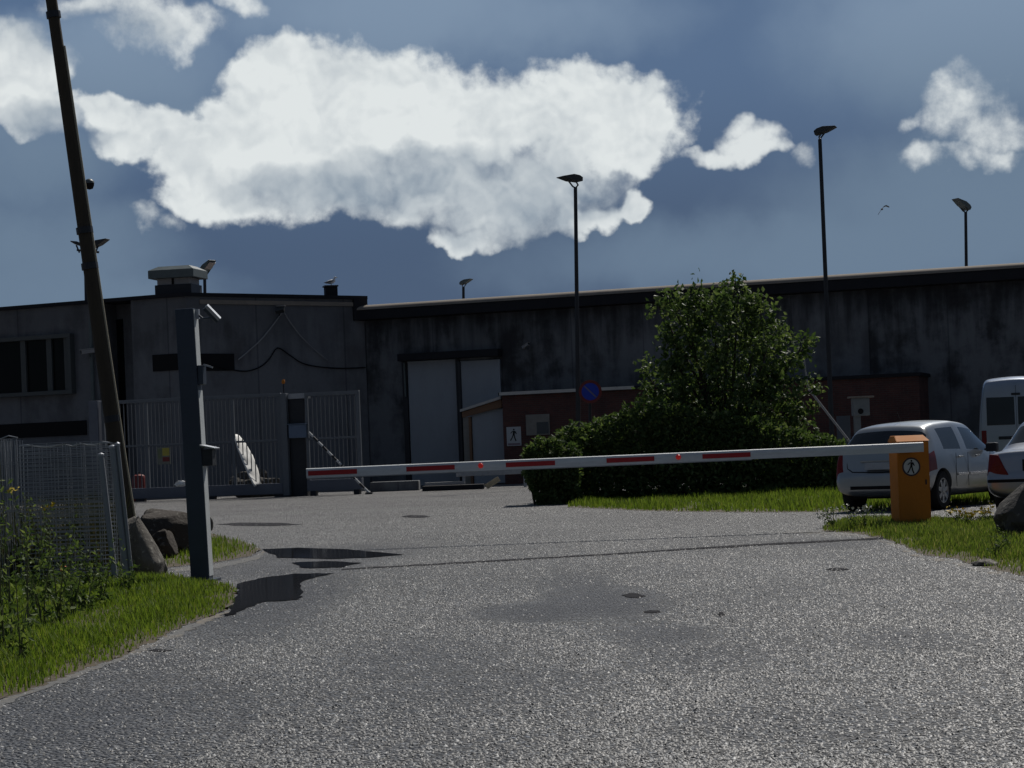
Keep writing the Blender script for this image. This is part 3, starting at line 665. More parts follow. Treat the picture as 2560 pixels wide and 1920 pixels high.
cable('wall_cable', 'pale cable sagging right from the gatehouse floodlight', [(611, 676), (630, 705), (652, 732), (678, 757), (705, 778)], PR, .1, .026, plain('cable_dim', (0.24, 0.24, 0.25), .6))
cable('wall_cable', 'black line looping in two sags across the gatehouse wall', [(462, 790), (495, 798), (530, 802), (560, 793), (580, 776), (598, 752), (625, 768), (652, 785), (690, 793), (740, 796), (788, 794)], PR, .06, .026, M_BLACK)  # dark curve on the wall, drawn as a thin black tube
# ------------------------------------------------------------------ brick annex, porch, its signs
AP = WP.shift(2.3)
q = AP.rect(1088, 842, 1990, 1060); ztop = AP.sz(1230, 841)[1]
t = thing('brick_annex', 'low dark red brick building in front of the concrete wall, behind the hedge', 'building', AP.pt((q[0] + q[1]) / 2, 0, 0), math.atan2(WP.t.y, WP.t.x))
mb = MB(); AP.box(mb, q[0], q[1], -2.29, 0, -.03, ztop - .12); mb.build('wall', M_BRICK, t, True)
mb = MB(); AP.box(mb, q[0] - .1, q[1] + .1, -2.295, .14, ztop - .118, ztop); mb.build('roof', M_FASCIA, t, True)
qe = AP.sz(1372, 838)[0]
mb = MB(); AP.box(mb, q[0] - .05, qe, .143, .17, ztop - .11, ztop + .01); mb.build('fascia', M_WHITEPAINT, t, True)
q = AP.rect(1137, 895, 1188, 940)
mb = MB(); AP.box(mb, q[0], q[1], .003, .05, q[2], q[3]); wf = mb.build('window', M_NOTICE, t, True, bevel=.01)
mb = MB(); AP.box(mb, (q[0] + q[1]) / 2 - .04, q[1] - .05, .053, .07, q[2] + .05, q[3] - .30); mb.build('pane', M_FRAMEPAINT, wf).location = (0, 0, 0)
wf.children[0].matrix_basis = t.matrix_basis.inverted()
# porch
pp = AP.shift(-.6); sx0 = pp.sz(998, 880)[0]; sx1 = pp.sz(1086, 865)[0]; za = pp.sz(1000, 890)[1]; zb_ = pp.sz(1086, 862)[1]
t = thing('porch', 'small lean-to porch with a sloping wood-edged roof and a grey door', 'porch', pp.pt((sx0 + sx1) / 2, 0, 0), math.atan2(WP.t.y, WP.t.x))
mb = MB(); mb.prism([(sx0, za), (sx1, zb_), (sx1, zb_ + .10), (sx0, za + .10)], lambda u, v, d: pp.pt(u, d, v), -1.6, .25); mb.build('roof', M_WHITEPAINT, t, True)
mb = MB(); mb.prism([(sx0 + .05, za - .22), (sx1, zb_ - .32), (sx1, zb_ - .005), (sx0 + .05, za - .005)], lambda u, v, d: pp.pt(u, d, v), .10, .16); mb.build('fascia', M_WOODTRIM, t, True)
sd = pp.sz(1021, 950)[0]
mb = MB(); pp.box(mb, sx0 + .05, sx0 + .28, -1.5, .09, 0, za - .2); mb.build('side_panel', M_NOTICE, t, True)
mb = MB(); pp.box(mb, sd - .18, sd - .02, -.2, .09, 0, za - .2); mb.build('post', M_WOODTRIM, t, True)
mb = MB(); pp.box(mb, sd, sx1, -.06, 0, .04, zb_ - .36); d_ = mb.build('door', M_DOOR, t, True, bevel=.01)
# drainpipe in front of the doors
p = pp.hit(995, 900); p2 = pp.hit(995, 782)
mb = MB(); mb.tube([Vector((p.x, p.y, 0)), Vector((p.x, p.y, p2.z))], .09, 8)
tag(mb.build('drainpipe', M_DARK, smooth=50), 'dark vertical drainpipe between the grey garage doors and the porch', 'pipe')

def walker(mb, fn, s=1.0, d0=0.0, d1=0.006):     # walking figure, about 1 unit tall, drawn in (u, v)
    def pl(pts): mb.prism([(x * s, y * s) for x, y in pts], fn, d0, d1)
    pl([(.07 * math.cos(a) + .02, .43 + .07 * math.sin(a)) for a in [2 * math.pi * k / 12 for k in range(12)]])
    pl([(-.08, .05), (.08, .02), (.11, .33), (-.05, .34)])
    pl([(-.07, .06), (.02, .04), (-.10, -.22), (-.25, -.46), (-.34, -.42), (-.18, -.20)])
    pl([(-.01, .05), (.08, .03), (.13, -.22), (.22, -.47), (.13, -.5), (.03, -.24)])
    pl([(-.04, .32), (-.08, .26), (-.24, .12), (-.28, .17), (-.12, .31)])
    pl([(.10, .32), (.06, .26), (.20, .06), (.26, .09), (.16, .30)])
q = AP.rect(1095, 922, 1126, 963)
t = thing('wall_sign', 'white rectangular sign with a dark walking figure on the brick annex', 'sign', AP.pt((q[0] + q[1]) / 2, 0.004, q[2]), math.atan2(WP.t.y, WP.t.x))
mb = MB(); AP.box(mb, q[0], q[1], .004, .03, q[2], q[3]); mb.build('plate', M_SIGNWHITE, t, True, bevel=.006)
ca = AP.pt((q[0] + q[1]) / 2, .031, (q[2] + q[3]) / 2 + .05)
mb = MB(); walker(mb, lambda u, v, d: ca + AP.t * u + Vector((0, 0, v)) + AP.n * d, .48); mb.build('figure', M_BLACK, t, True)
mb = MB(); AP.box(mb, q[0] + .05, q[1] - .04, .0305, .034, q[2] + .03, q[2] + .10); mb.build('stripe', plain('stripe_mauve', (.22, .17, .20), .6), t, True)

# ------------------------------------------------------------------ sliding gate
GP = Plane(P(215, 1000, 72.6), P(783, 1000, 70.3))
def gz(x, y): return GP.sz(x, y)
sA = gz(222, 950)[0]; sB = gz(610, 950)[0]; sC = gz(663, 950)[0]; sD = gz(781, 950)[0]
ztopg = gz(430, 857)[1]; zmid = gz(430, 958)[1]; zb1 = gz(430, 1050)[1]; zb0 = max(.10, gz(430, 1078)[1])
def gate(name, label, s0, s1, d, step, zt, zl, zlb, grp=None):
    t = thing(name, label, 'gate', GP.pt((s0 + s1) / 2, d, 0), math.atan2(GP.t.y, GP.t.x))
    mb = MB(); GP.box(mb, s0, s1, d - .06, d + .06, zt - .12, zt); GP.box(mb, s0, s0 + .10, d - .055, d + .055, zl, zt - .12); GP.box(mb, s1 - .14, s1, d - .055, d + .055, zl, zt - .12)
    GP.box(mb, s0 + .1, s1 - .14, d - .03, d + .03, zmid - .035, zmid + .035); mb.build('frame', M_GATE, t, True, bevel=.008, seg=1)
    mb = MB(); GP.box(mb, s0, s1, d - .12, d + .12, zlb, zl); mb.build('bottom_beam', M_BEAM, t, True, bevel=.015)
    mb = MB(); s = s0 + .1 + step
    while s < s1 - .16:
        GP.box(mb, s - .014, s + .014, d - .014, d + .014, zl, zmid - .035); GP.box(mb, s - .014, s + .014, d - .014, d + .014, zmid + .035, zt - .12); s += step
    mb.build('bars', plain('gate_bar_steel', (0.095, 0.108, 0.128), .6), t, True)
    return t
g1 = gate('sliding_gate', 'wide grey barred sliding gate across the yard entrance, with a deep bottom beam', sA, sB, 0, .145, ztopg, zb1, zb0)
for x in (318, 505):
    mb = MB(); s = gz(x, 950)[0]; GP.box(mb, s - .05, s + .05, -.045, .045, zb1, ztopg - .122)
    mb.build('upright', M_GATE, g1, True)
for x in (300, 452, 600):
    mb = MB(); s = gz(x, 950)[0]; GP.box(mb, s - .16, s + .16, -.1, .1, .0, zb0 - .003)
    mb.build('roller_foot', M_DARK, g1, True)
g2 = gate('fixed_gate', 'short fixed barred panel right of the gate pillar, behind the striped pole', sC, sD, 0.05, .15, gz(720, 846)[1], gz(720, 1035)[1], .16)
for q in (sC + .2, sD - .2):
    mb = MB(); GP.box(mb, q - .1, q + .1, -.08, .15, 0, .157); mb.build('foot', M_DARK, g2, True)
t = thing('gate_post', 'grey square steel post at the end of the sliding gate', 'post', GP.pt(sB + .16, 0, 0), math.atan2(GP.t.y, GP.t.x))
mb = MB(); GP.box(mb, sB + .02, sB + .24, -.13, .16, 0, gz(614, 850)[1]); mb.build('shaft', M_GATE, t, True, bevel=.012)
mb = MB(); GP.box(mb, sB - .01, sB + .27, -.16, .19, 0, .05); mb.build('base', M_DARK, t, True)
t = thing('gate_pillar', 'wide dark steel pillar beside the gate post under a pale lintel', 'post', GP.pt((sB + sC) / 2, -.2, 0), math.atan2(GP.t.y, GP.t.x))
mb = MB(); GP.box(mb, sB + .26, sC - .06, -.45, -.02, 0, gz(640, 862)[1]); mb.build('shaft', M_DARK, t, True, bevel=.02)
mb = MB(); GP.box(mb, sB + .25, sC + .02, -.47, .02, gz(640, 861)[1], gz(640, 850)[1]); mb.build('cap', M_GALV, t, True)
q = (gz(628, 930)[0], gz(665, 930)[0], gz(646, 946)[1], gz(646, 917)[1])
t = thing('control_box', 'blue grey control box fixed to the dark gate pillar', 'box', GP.pt((q[0] + q[1]) / 2, -.02, q[2]), math.atan2(GP.t.y, GP.t.x))
mb = MB(); GP.box(mb, q[0], q[1], -.017, .22, q[2], q[3]); mb.build('case', M_BLUEBOX, t, True, bevel=.02)
mb = MB(); GP.box(mb, q[0] - .03, q[1] + .03, -.017, .26, q[3] + .003, q[3] + .03); mb.build('lid', M_BLUEBOX, t, True, bevel=.008)
s = gz(225, 950)[0]
t = thing('gate_post', 'bluish steel post at the left end of the sliding gate behind the timber pole', 'post', GP.pt(s - .2, 0, 0), math.atan2(GP.t.y, GP.t.x))
mb = MB(); GP.box(mb, s - .45, s - .10, -.18, .22, 0, ztopg + .02); mb.build('shaft', M_BEAM, t, True, bevel=.015)
# warning lamp above the gate
p = P(612, 826, 70.6); t = thing('gate_beacon', 'tiny amber beacon on top of the gate post', 'lamp', Vector((p.x, p.y, gz(614, 850)[1])), 0)
z = gz(614, 850)[1]
mb = MB(); mb.tube([(p.x, p.y, z), (p.x, p.y, p.z - .05)], .02, 8); mb.build('stem', M_DARK, t, True)
mb = MB(); mb.lathe([(.04, 0), (.06, .03), (.06, .10), (.03, .15)], 12, Matrix.Translation((p.x, p.y, p.z - .05))); mb.build('lens', M_ORANGE, t, True, smooth=40)
# notice on the gate, bag, red canister, tarp
q = (gz(341, 985)[0], gz(369, 985)[0], gz(355, 1003)[1], gz(355, 966)[1])
t = thing('gate_notice', 'square notice with yellow and dull red blocks on the sliding gate bars', 'sign', GP.pt((q[0] + q[1]) / 2, .06, q[2]), math.atan2(GP.t.y, GP.t.x))
mb = MB(); GP.box(mb, q[0], q[1], .024, .05, q[2], q[3]); mb.build('plate', plain('faded_plate', (.17, .18, .16), .6), t, True)
hh = q[3] - q[2]; ww = q[1] - q[0]
mb = MB(); GP.box(mb, q[0] + ww * .4, q[1] - .03, .0505, .054, q[2] + hh * .5, q[3] - .03); mb.build('block', M_SIGNYEL, t, True)
mb = MB(); GP.box(mb, q[0] + ww * .4, q[1] - .03, .0505, .054, q[2] + hh * .16, q[2] + hh * .42); mb.build('block', M_SIGNRED, t, True)
mb = MB(); GP.box(mb, q[0] + .03, q[0] + ww * .36, .0505, .054, q[2] + hh * .35, q[3] - .06); mb.build('block', plain('faded_green', (.14, .17, .10), .6), t, True)
def crumple(c, r, seed, sq=(1, 1, 1), sub=3, amp=.5, fr=1.6, m=M_TARP, name='bag'):
    bm = bmesh.new(); bmesh.ops.create_icosphere(bm, subdivisions=sub, radius=1.0)
    for v in bm.verts:
        n = mnoise.noise(v.co * fr + Vector((seed * 5.3, 0, 0))) + .5 * mnoise.noise(v.co * fr * 2.3 + Vector((0, seed * 3.1, 0)))
        v.co = v.co * (1 + amp * n); v.co = Vector((v.co.x * r * sq[0], v.co.y * r * sq[1], v.co.z * r * sq[2])) + Vector(c)
    me = bpy.data.meshes.new(name); bm.to_mesh(me); bm.free(); me.materials.append(m)
    o = bpy.data.objects.new(name, me); COL.objects.link(o); return o
p = GP.pt(gz(393, 1047)[0], .0, zb1 + .10); p.y -= .06
o = crumple((0, 0, 0), .19, 3, (1.15, .6, .55), 3, .6, 2.2); o.name = 'plastic_bag'; o.location = p; tag(o, 'crumpled white plastic bag lying on the gate bottom beam', 'bag')
p = GP.pt(gz(282, 1030)[0], -.7, 0); t = thing('red_canister', 'dull red canister standing behind the gate beside the timber pole', 'canister', p)
mb = MB(); mb.lathe([(.20, 0), (.24, .03), (.24, .80), (.20, .9), (.1, .95)], 20, Matrix.Translation(p)); mb.build('body', M_SIGNRED, t, True, smooth=40)
mb = MB(); mb.lathe([(.05, .95), (.05, 1.03)], 10, Matrix.Translation(p)); mb.build('cap', M_DARK, t, True)
# white sheet draped over a heap behind the gate
Yt = 71.6
LE = [(503, 938), (512, 968), (524, 998), (536, 1026), (549, 1052)]; RE = [(514, 940), (531, 960), (545, 985), (556, 1014), (563, 1048)]
bm_v = []; nn = 5
mb = MB(); rows = 16; cols = 8
for i in range(rows + 1):
    t_ = i / rows * (len(LE) - 1); k = min(int(t_), len(LE) - 2); f_ = t_ - k
    a = Vector(LE[k]).lerp(Vector(LE[k + 1]), f_); b_ = Vector(RE[k]).lerp(Vector(RE[k + 1]), f_)
    for j in range(cols + 1):
        q = a.lerp(b_, j / cols); wv = mnoise.noise(Vector((i * .5, j * .5, 2.0))) * .10
        bm_v.append(P(q.x, q.y, Yt + .75 * (1 - j / cols) * -1 + .55 * (1 - i / rows) + wv))
mb.add(bm_v, [(i * (cols + 1) + j, i * (cols + 1) + j + 1, (i + 1) * (cols + 1) + j + 1, (i + 1) * (cols + 1) + j) for i in range(rows) for j in range(cols)])
o = mb.build('white_sheet', M_TARP, smooth=80); tag(o, 'bright white sheet hanging in a curve over the heap behind the gate', 'sheet')
sm = o.modifiers.new('thick', 'SOLIDIFY'); sm.thickness = .03
p = P(575, 1040, 72.6); o = crumple((0, 0, 0), .62, 9, (1.5, .7, .75), 4, .45, 1.5, M_ROCKDARK, 'rubble_heap'); o.location = (p.x - .4, p.y, .35); tag(o, 'dark rubble heap behind the gate under the white sheet', 'heap')
# striped pole
a = P(667, 934, 69.6); b_ = P(797, 1064, 69.6); b_.z = 0.05
t = thing('striped_pole', 'thin striped pole slanting across the fixed gate panel', 'pole', (b_.x, b_.y, 0))
N = 13
for i in range(N):
    mb = MB(); mb.tube([a.lerp(b_, i / N), a.lerp(b_, (i + 1) / N)], .042, 8); mb.build('dark_band' if i % 2 else 'white_band', M_DARK if i % 2 else M_SIGNWHITE, t, True)
mb = MB(); mb.box(b_.x - .12, b_.x + .12, b_.y - .12, b_.y + .12, 0, .06); mb.build('foot', M_DARK, t, True)
# odds and ends at the foot of the wall
def ground_box(name, label, cat, x0, x1, ytop, ybot, depth, m, bev=.03):
    a = G((x0 + x1) / 2, ybot); xl, xr = P(x0, ybot, a.y).x, P(x1, ybot, a.y).x; zt = P((x0 + x1) / 2, ytop, a.y).z
    mb = MB(); mb.box(xl, xr, a.y, a.y + depth, 0.0, zt); o = mb.build(name, m, bevel=bev); return tag(o, label, cat)
ground_box('concrete_block', 'low dark concrete block at the foot of the wall right of the gate', 'block', 800, 905, 1040, 1061, 1.2, M_WALL)
ground_box('concrete_block', 'long low dark block in front of the porch and doors', 'block', 912, 1046, 1048, 1059, 1.0, M_FASCIA)
p = G(960, 1058); a = P(918, 1046, p.y + .2); b_ = P(1004, 1042, p.y + .2)
mb = MB(); mb.obox((a + b_) / 2, (b_ - a) / 2, (0, .12, 0), (0, 0, .05)); tag(mb.build('pale_beam', M_CABLEPALE, bevel=.01), 'pale straight beam lying on the long dark block', 'beam')
a = P(985, 1024, 73.0); b_ = P(1150, 1017, 72.0)
t = thing('guard_rail', 'pale horizontal rail on two posts behind the boom, left of the hedge', 'rail', Vector(((a.x + b_.x) / 2, 72.5, 0)))
mb = MB(); mb.obox((a + b_) / 2, (b_ - a) / 2, (0, .03, 0), (0, 0, .09)); mb.build('rail', M_GALV, t, True, bevel=.01)
for f_ in (.1, .9):
    c = a.lerp(b_, f_); mb = MB(); mb.box(c.x - .05, c.x + .05, c.y + .035, c.y + .12, 0, c.z + .05); mb.build('post', M_GALV, t, True)
a = G(1050, 1056); a2 = P(1050, 1053, a.y); b_ = P(1078, 1034, a.y + .3); b_.z = max(b_.z, .3)
mb = MB(); a2.z = .06; d = (b_ - a2); sd_ = d.cross(Vector((0, 1, 0))).normalized()
mb.obox((a2 + b_) / 2, d / 2, (0, .03, 0), sd_ * .09); tag(mb.build('wood_plank', M_PALEWOOD, bevel=.006), 'pale wooden plank tilted up from the ground left of the bush', 'plank')

# ------------------------------------------------------------------ lamp poles
def pole_pts(xb, Y, xt, yt):
    top = P(xt, yt, Y); return Vector((P(xb, 1000, Y).x, Y, 0)), top
def lamp_head(mb, c, aim, tilt, s=1.0):       # asymmetric flood: thick at the back, thin at the front
    aim = Vector(aim).normalized(); side = aim.cross(Vector((0, 0, 1))).normalized()
    d = (aim * math.cos(tilt) + Vector((0, 0, 1)) * math.sin(tilt)).normalized(); upv = side.cross(d)
    pr = [(-.30, -.08), (-.30, .05), (-.18, .11), (.04, .125), (.24, .075), (.46, .02), (.46, 0.0), (.10, -.08)]
    mb.prism([(u * s, v * s) for u, v in pr], lambda u, v, k: c + d * u + upv * v + side * k, -.22 * s, .22 * s); return d, upv, side
def lamp_post(label, xb, Y, xt, yt, aim, tilt, r, s, grp, head=M_LAMPDARK, yoke=True, lens=None, name='flood_lamp_post'):
    b, tp = pole_pts(xb, Y, xt, yt)
    t = thing(name, label, 'lamp post', b, 0, grp)
    mb = MB(); mb.tube([b, b.lerp(tp, .5), tp], [r, r * .85, r * .72], 10); mb.build('pole', M_DARK, t, True, smooth=50)
    c = tp + Vector((0, 0, .29 * s)) + Vector(aim).normalized() * .13 * s
    mb = MB(); d, upv, side = lamp_head(mb, c, aim, tilt, s); hd = mb.build('lamp_head', head, t, True, bevel=.02 * s)
    mb = MB()
    for sg in (-1, 1):
        mb.tube([tp + Vector((0, 0, -.02)), tp + side * .17 * s * sg + Vector((0, 0, .06 * s)), c - upv * .06 * s + side * .19 * s * sg], .028 * s, 7)
    mb.build('yoke', M_LAMPDARK, t, True)
    if lens:
        mb = MB(); e = c + d * .2 * s - upv * .075 * s
        mb.obox(e, d * .2 * s, side * .18 * s, upv * .012 * s); mb.build('lens', lens, t, True)
    return t
GL = 'tall flood lamp posts around the wall'
lamp_post('tall lamp post standing before the wall, its wide head seen against a cloud', 1249, 70.0, 1243, 405, (-.85, -.5, 0), R(4), .085, 1.02, GL)
lamp_post('tallest lamp post, right of the tree, its head pointing right', 1800, 62.0, 1771, 301, (.95, -.3, 0), R(12), .080, .86, GL)
lamp_post('lamp post rising behind the wall at far right, head tilted up to the left', 2092, 84.0, 2086, 458, (-.9, -.4, 0), R(32), .085, .98, GL, M_ZINC)
lamp_post('short topped lamp post rising behind the middle of the wall', 1003, 100.0, 1001, 620, (.9, -.4, 0), R(18), .09, .82, GL, M_ZINC)
lamp_post('lamp post behind the gatehouse roof vent with a pale tilted head', 447, 96.0, 442, 594, (.8, -.6, 0), R(38), .10, 1.1, GL, M_ZINC, lens=M_LAMPPALE)
# camera mast behind the gatehouse, with two floods
b, tp = pole_pts(196, 93.0, 184, 404)
t = thing('camera_mast', 'slim mast behind the timber pole carrying a dome camera and two floods', 'mast', b)
zsp = P(180, 530, 93.0).z
mid = b.lerp(tp, zsp / tp.z)
mb = MB(); mb.tube([b, mid, tp], [.16, .13, .05], 10); mb.build('pole', M_DARK, t, True, smooth=50)
mb = MB(); mb.tube([P(166, 540, 93), P(190, 543, 93), P(214, 545, 93)], .05, 7); mb.build('cross_arm', M_DARK, t, True)
for x, y, s_, ax in ((166, 526, .65, -1), (211, 527, 1.15, 1)):
    mb = MB(); c = P(x, y, 93); d, upv, side = lamp_head(mb, c, (ax, -.2, 0), R(20), s_); mb.build('lamp_head', M_LAMPDARK, t, True, bevel=.02)
    mb = MB(); mb.tube([c - upv * .08, Vector((c.x - .1 * ax, c.y, zsp - .32))], .04, 6); mb.build('bracket', M_LAMPDARK, t, True)
c = P(193, 398, 93)
mb = MB(); mb.lathe([(.02, -.24), (.15, -.20), (.21, -.06), (.22, .04)], 16, Matrix.Translation(c)); mb.build('dome', M_BLACK, t, True, smooth=50)
mb = MB(); mb.lathe([(.225, .041), (.22, .12), (.12, .22), (.02, .25)], 16, Matrix.Translation(c)); mb.build('dome_cap', M_ZINC, t, True, smooth=50)
mb = MB(); mb.tube([tp, tp + Vector((0, 0, .22)), c + Vector((0, 0, .13))], .035, 7); mb.build('bracket', M_DARK, t, True)

# ------------------------------------------------------------------ leaning timber pole
Yp = 32.0
def pc_(y): return P(111 + y * .1445, y, Yp)
base = pc_(1186); base.z = 0
pts = [base] + [pc_(y) for y in (1000, 700, 400, 100, -120)]
t = thing('timber_pole', 'tall brown leaning timber pole beside the gate, running out of the top', 'pole', base)
mb = MB(); mb.tube(pts, [.125, .122, .113, .102, .09, .085], 14); mb.build('shaft', M_TIMBER, t, True, smooth=60)
mb = MB(); cp = [p + Vector((.128 - .008 * i, -.01, 0)) for i, p in enumerate(pts[:5])] ; cp[0].z = .05
mb.tube(cp, .022, 8); mb.build('lit_edge_pipe', plain('pole_lit_edge', (0.36, 0.33, 0.25), .6), t, True, smooth=60)  # added pale pipe, standing in for the sunlit right edge of the pole
for y in (32, 498, 575, 905):
    c = pc_(y); e = (pc_(y - 10) - c).normalized(); mb = MB(); rr = .118 if y > 100 else .10
    mb.tube([c - e * .05, c + e * .05], rr + .012, 14); mb.build('clamp', M_DARK, t, True)

# ------------------------------------------------------------------ intercom post
pb = G(437, 1256); Yq = pb.y
tp = P(402, 668, Yq)
M_LIT_EDGE = plain('post_lit_edge', (0.5, 0.53, 0.54), .55, var=.15, scale=8)
t = thing('intercom_post', 'square blue grey steel post in the left verge with an entry reader', 'post', pb, R(3))
up_ = (tp - pb).normalized(); rt = Vector((1, -.10, 0)).normalized(); bk = up_.cross(rt).normalized(); rt = bk.cross(up_).normalized()
hw = .095
mb = MB(); mb.obox((pb + tp) / 2, rt * hw, bk * hw, (tp - pb) / 2); mb.build('shaft', M_POST, t, True, bevel=.008)
mb = MB(); mb.obox(pb + Vector((0, 0, .012)), rt * .16, bk * .16, (0, 0, .012)); mb.build('base_plate', M_POST, t, True)
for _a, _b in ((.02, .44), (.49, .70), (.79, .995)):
    mb = MB(); mb.obox(pb.lerp(tp, (_a + _b) / 2) + rt * (hw + .003), rt * .0025, bk * (hw - .012), (tp - pb) * (_b - _a) / 2); mb.build('edge_strip', M_LIT_EDGE, t, True)  # added pale strips; their colour stands in for sun on the post's edge
def at_post(y): return pb.lerp(tp, (1256 - y) / (1256 - 668.0))
c = at_post(990) + rt * (hw + .055)
mb = MB(); mb.obox(c, rt * .054, bk * .09, (0, 0, .085)); rd = mb.build('reader', M_DARK, t, True, bevel=.008)
mb = MB(); mb.obox(c + Vector((.012, -.03, .108)), Vector((.075, 0, -.018)), bk * .12, (0.001, 0, .008)); mb.build('reader_hood', M_GALV, t, True, bevel=.004)
c = at_post(812) + rt * (hw + .03)
mb = MB(); mb.obox(c, rt * .029, bk * .07, (0, 0, .10)); mb.build('junction_box', M_POST, t, True, bevel=.006)
mb = MB(); mb.obox(c + Vector((.07, -.02, .09)), (.045, 0, -.016), (0, .03, 0), (0.003, 0, .008)); mb.build('box_lid', M_GALV, t, True)
c = at_post(680) + rt * (hw + .02)
mb = MB(); mb.obox(c, rt * .019, bk * .03, (0, 0, .05)); mb.build('bracket', M_GALV, t, True)
c2 = at_post(684) + rt * (hw + .17) + Vector((0, -.05, 0))
mb = MB(); ax = Vector((.062, .02, -.07)); mb.tube([c2 - ax, c2 + ax], .028, 12); mb.build('camera_tube', M_POST, t, True, smooth=50)
mb = MB(); mb.obox(c2 + Vector((.022, -.01, .022)), ax, (0, .035, .01), Vector((.012, 0, .010))); mb.build('camera_visor', M_GALV, t, True)
mb = MB(); mb.tube([c, c + Vector((.06, -.03, -.05)), c2 - Vector((.0, 0, .03))], .012, 7); mb.build('camera_arm', M_POST, t, True)

# ------------------------------------------------------------------ barrier
cb = G(1969, 1134); Yc = cb.y
sc = F / Yc
rz = R(7)
t = thing('barrier_cabinet', 'orange boom barrier cabinet in the grass with a round no-walking sign', 'barrier', cb, rz)
wd, dp, ht = .225, .19, 1.20
mb = MB(); mb.box(-wd, wd, -dp, dp, 0.03, ht - .055); body = mb.build('body', M_ORANGE, t, bevel=.015)
mb = MB(); mb.hexa([(-wd - .012, -dp - .02, ht - .053), (wd + .012, -dp - .02, ht - .053), (wd + .012, dp + .015, ht - .053), (-wd - .012, dp + .015, ht - .053)], [(-wd + .02, -dp + .17, ht + .03), (wd - .02, -dp + .17, ht + .03), (wd - .02, dp - .02, ht + .03), (-wd + .02, dp - .02, ht + .03)])
mb.build('lid', M_ORANGE, t, bevel=.012)
mb = MB(); mb.box(-wd - .03, wd + .03, -dp - .03, dp + .03, -.02, .029); mb.build('plinth', M_WALL, t)
mb = MB(); mb.box(wd - .012, wd + .02, -.06, .06, .82, 1.0); mb.build('lock_plate', M_DARK, t, bevel=.006)
mb = MB(); mb.box(-wd + .018, wd - .018, -dp - .004, -dp - .0006, .08, ht - .20); mb.build('door', M_ORANGE, t)
mb = MB(); mb.box(wd - .07, wd - .05, -dp - .012, -dp - .0045, .55, .62); mb.build('lock', M_DARK, t, bevel=.003)
# round sign
cs_ = Vector((-.035, -dp - .002, .80))
disc = lambda r0, y0, y1: MB().lathe([(r0, 0), (r0, y1 - y0)], 28, Matrix.Translation((cs_.x, -dp - .0042 - y0, cs_.z)) @ Matrix.Rotation(R(90), 4, 'X'))
disc(.128, .0015, .004).build('sign_rim', plain('sign_ring_dark', (.045, .03, .035), .5), t)
pl_ = disc(.106, .0042, .0055).build('sign_disc', plain('sign_disc_grey', (.52, .54, .56), .5), t)
mb = MB(); walker(mb, lambda u, v, d: Vector((cs_.x + u, -dp - .0100 - d, cs_.z + v)), .19, 0, .002); mb.build('sign_figure', M_BLACK, t)
# boom
br = P(1994, 965.5, Yc - .30); bl = P(662, 1022.5, Yc - .45)
bt_ = thing('barrier_boom', 'long white boom with red stripes lying level across the entrance', 'barrier boom', br)
ax = (br - bl); L = ax.length; ex = ax.normalized(); ey = Vector((0, -1, 0)); ey = (ey - ex * ey.dot(ex)).normalized(); ez = ex.cross(-ey).normalized()
if ez.z < 0: ez = -ez
hb, tb = .066, .038
prof = [(-tb, -hb), (tb, -hb), (tb + .004, -.01), (tb, hb * .55), (tb * .7, hb * .86), (tb * .2, hb), (-tb * .4, hb), (-tb * .8, hb * .8), (-tb, hb * .4)]
mb = MB(); mb.prism(prof, lambda u, v, s: bl + ex * s + ey * u + ez * v, 0, L); mb.build('beam', M_BOOM, bt_, True, smooth=28)
for x0, x1 in ((666, 771), (877, 981), (1091, 1197), (1308, 1411), (1515, 1619)):
    s0, s1 = (x0 - 662) / 1332 * L, (x1 - 662) / 1332 * L
    mb = MB(); mb.prism([(tb + .001, -hb * .50), (tb + .0065, -hb * .50), (tb + .0065, hb * .46), (tb + .001, hb * .46)], lambda u, v, s: bl + ex * s + ey * u + ez * v, s0, s1)
    mb.build('red_stripe', M_RED, bt_, True)
for x in (1037, 1463):
    c = bl + ex * ((x - 662) / 1332 * L) + ey * (tb + .004) + ez * .004
    mb = MB(); mb.lathe([(.036, 0), (.034, .012), (.024, .022), (.006, .028)], 16, Matrix.Translation(c) @ Matrix.Rotation(R(90), 4, 'X')); mb.build('warning_lamp', M_REDLAMP, bt_, True, smooth=60)
mb = MB(); mb.prism([(tb * .6, -hb - .012), (-tb * .6, -hb - .012), (-tb * .6, -hb - .001), (tb * .6, -hb - .001)], lambda u, v, s: bl + ex * s + ey * u + ez * v, 0.02, L * .72); mb.build('edge_strip', M_GALV, bt_, True)
mb = MB(); c = br - ex * .22
mb.obox(c - ey * .14, ex * .07, ey * .1, ez * .06); mb.build('clamp', M_DARK, bt_, True)

# ------------------------------------------------------------------ no-parking sign, utility box, rod
Ys = 54.0; c = P(1275, 846, Ys); gb = Vector((P(1272, 1000, Ys).x, Ys, 0))
t = thing('road_sign', 'round blue no-parking sign with red rim above the hedge', 'road sign', gb)
mb = MB(); mb.tube([gb, Vector((c.x - .0, Ys + .05, c.z + .2))], .035, 10); mb.build('post', M_DARK, t, True, smooth=50)
mk = lambda r0, d0, d1: MB().lathe([(r0, 0), (r0, d1 - d0)], 32, Matrix.Translation((c.x, c.y - d0, c.z)) @ Matrix.Rotation(R(90), 4, 'X'))
mk(.30, .0, .012).build('rim', M_SIGNRED, t, True); mk(.225, .0125, .017).build('face', M_SIGNBLUE, t, True)
mb = MB(); dd = Vector((.707, 0, -.707)); nn_ = Vector((.707, 0, .707)); mb.obox(c + Vector((0, -.0195, 0)), dd * .21, (0, .0015, 0), nn_ * .018); mb.build('slash', plain('slash_pale', (.16, .15, .24), .5), t, True)
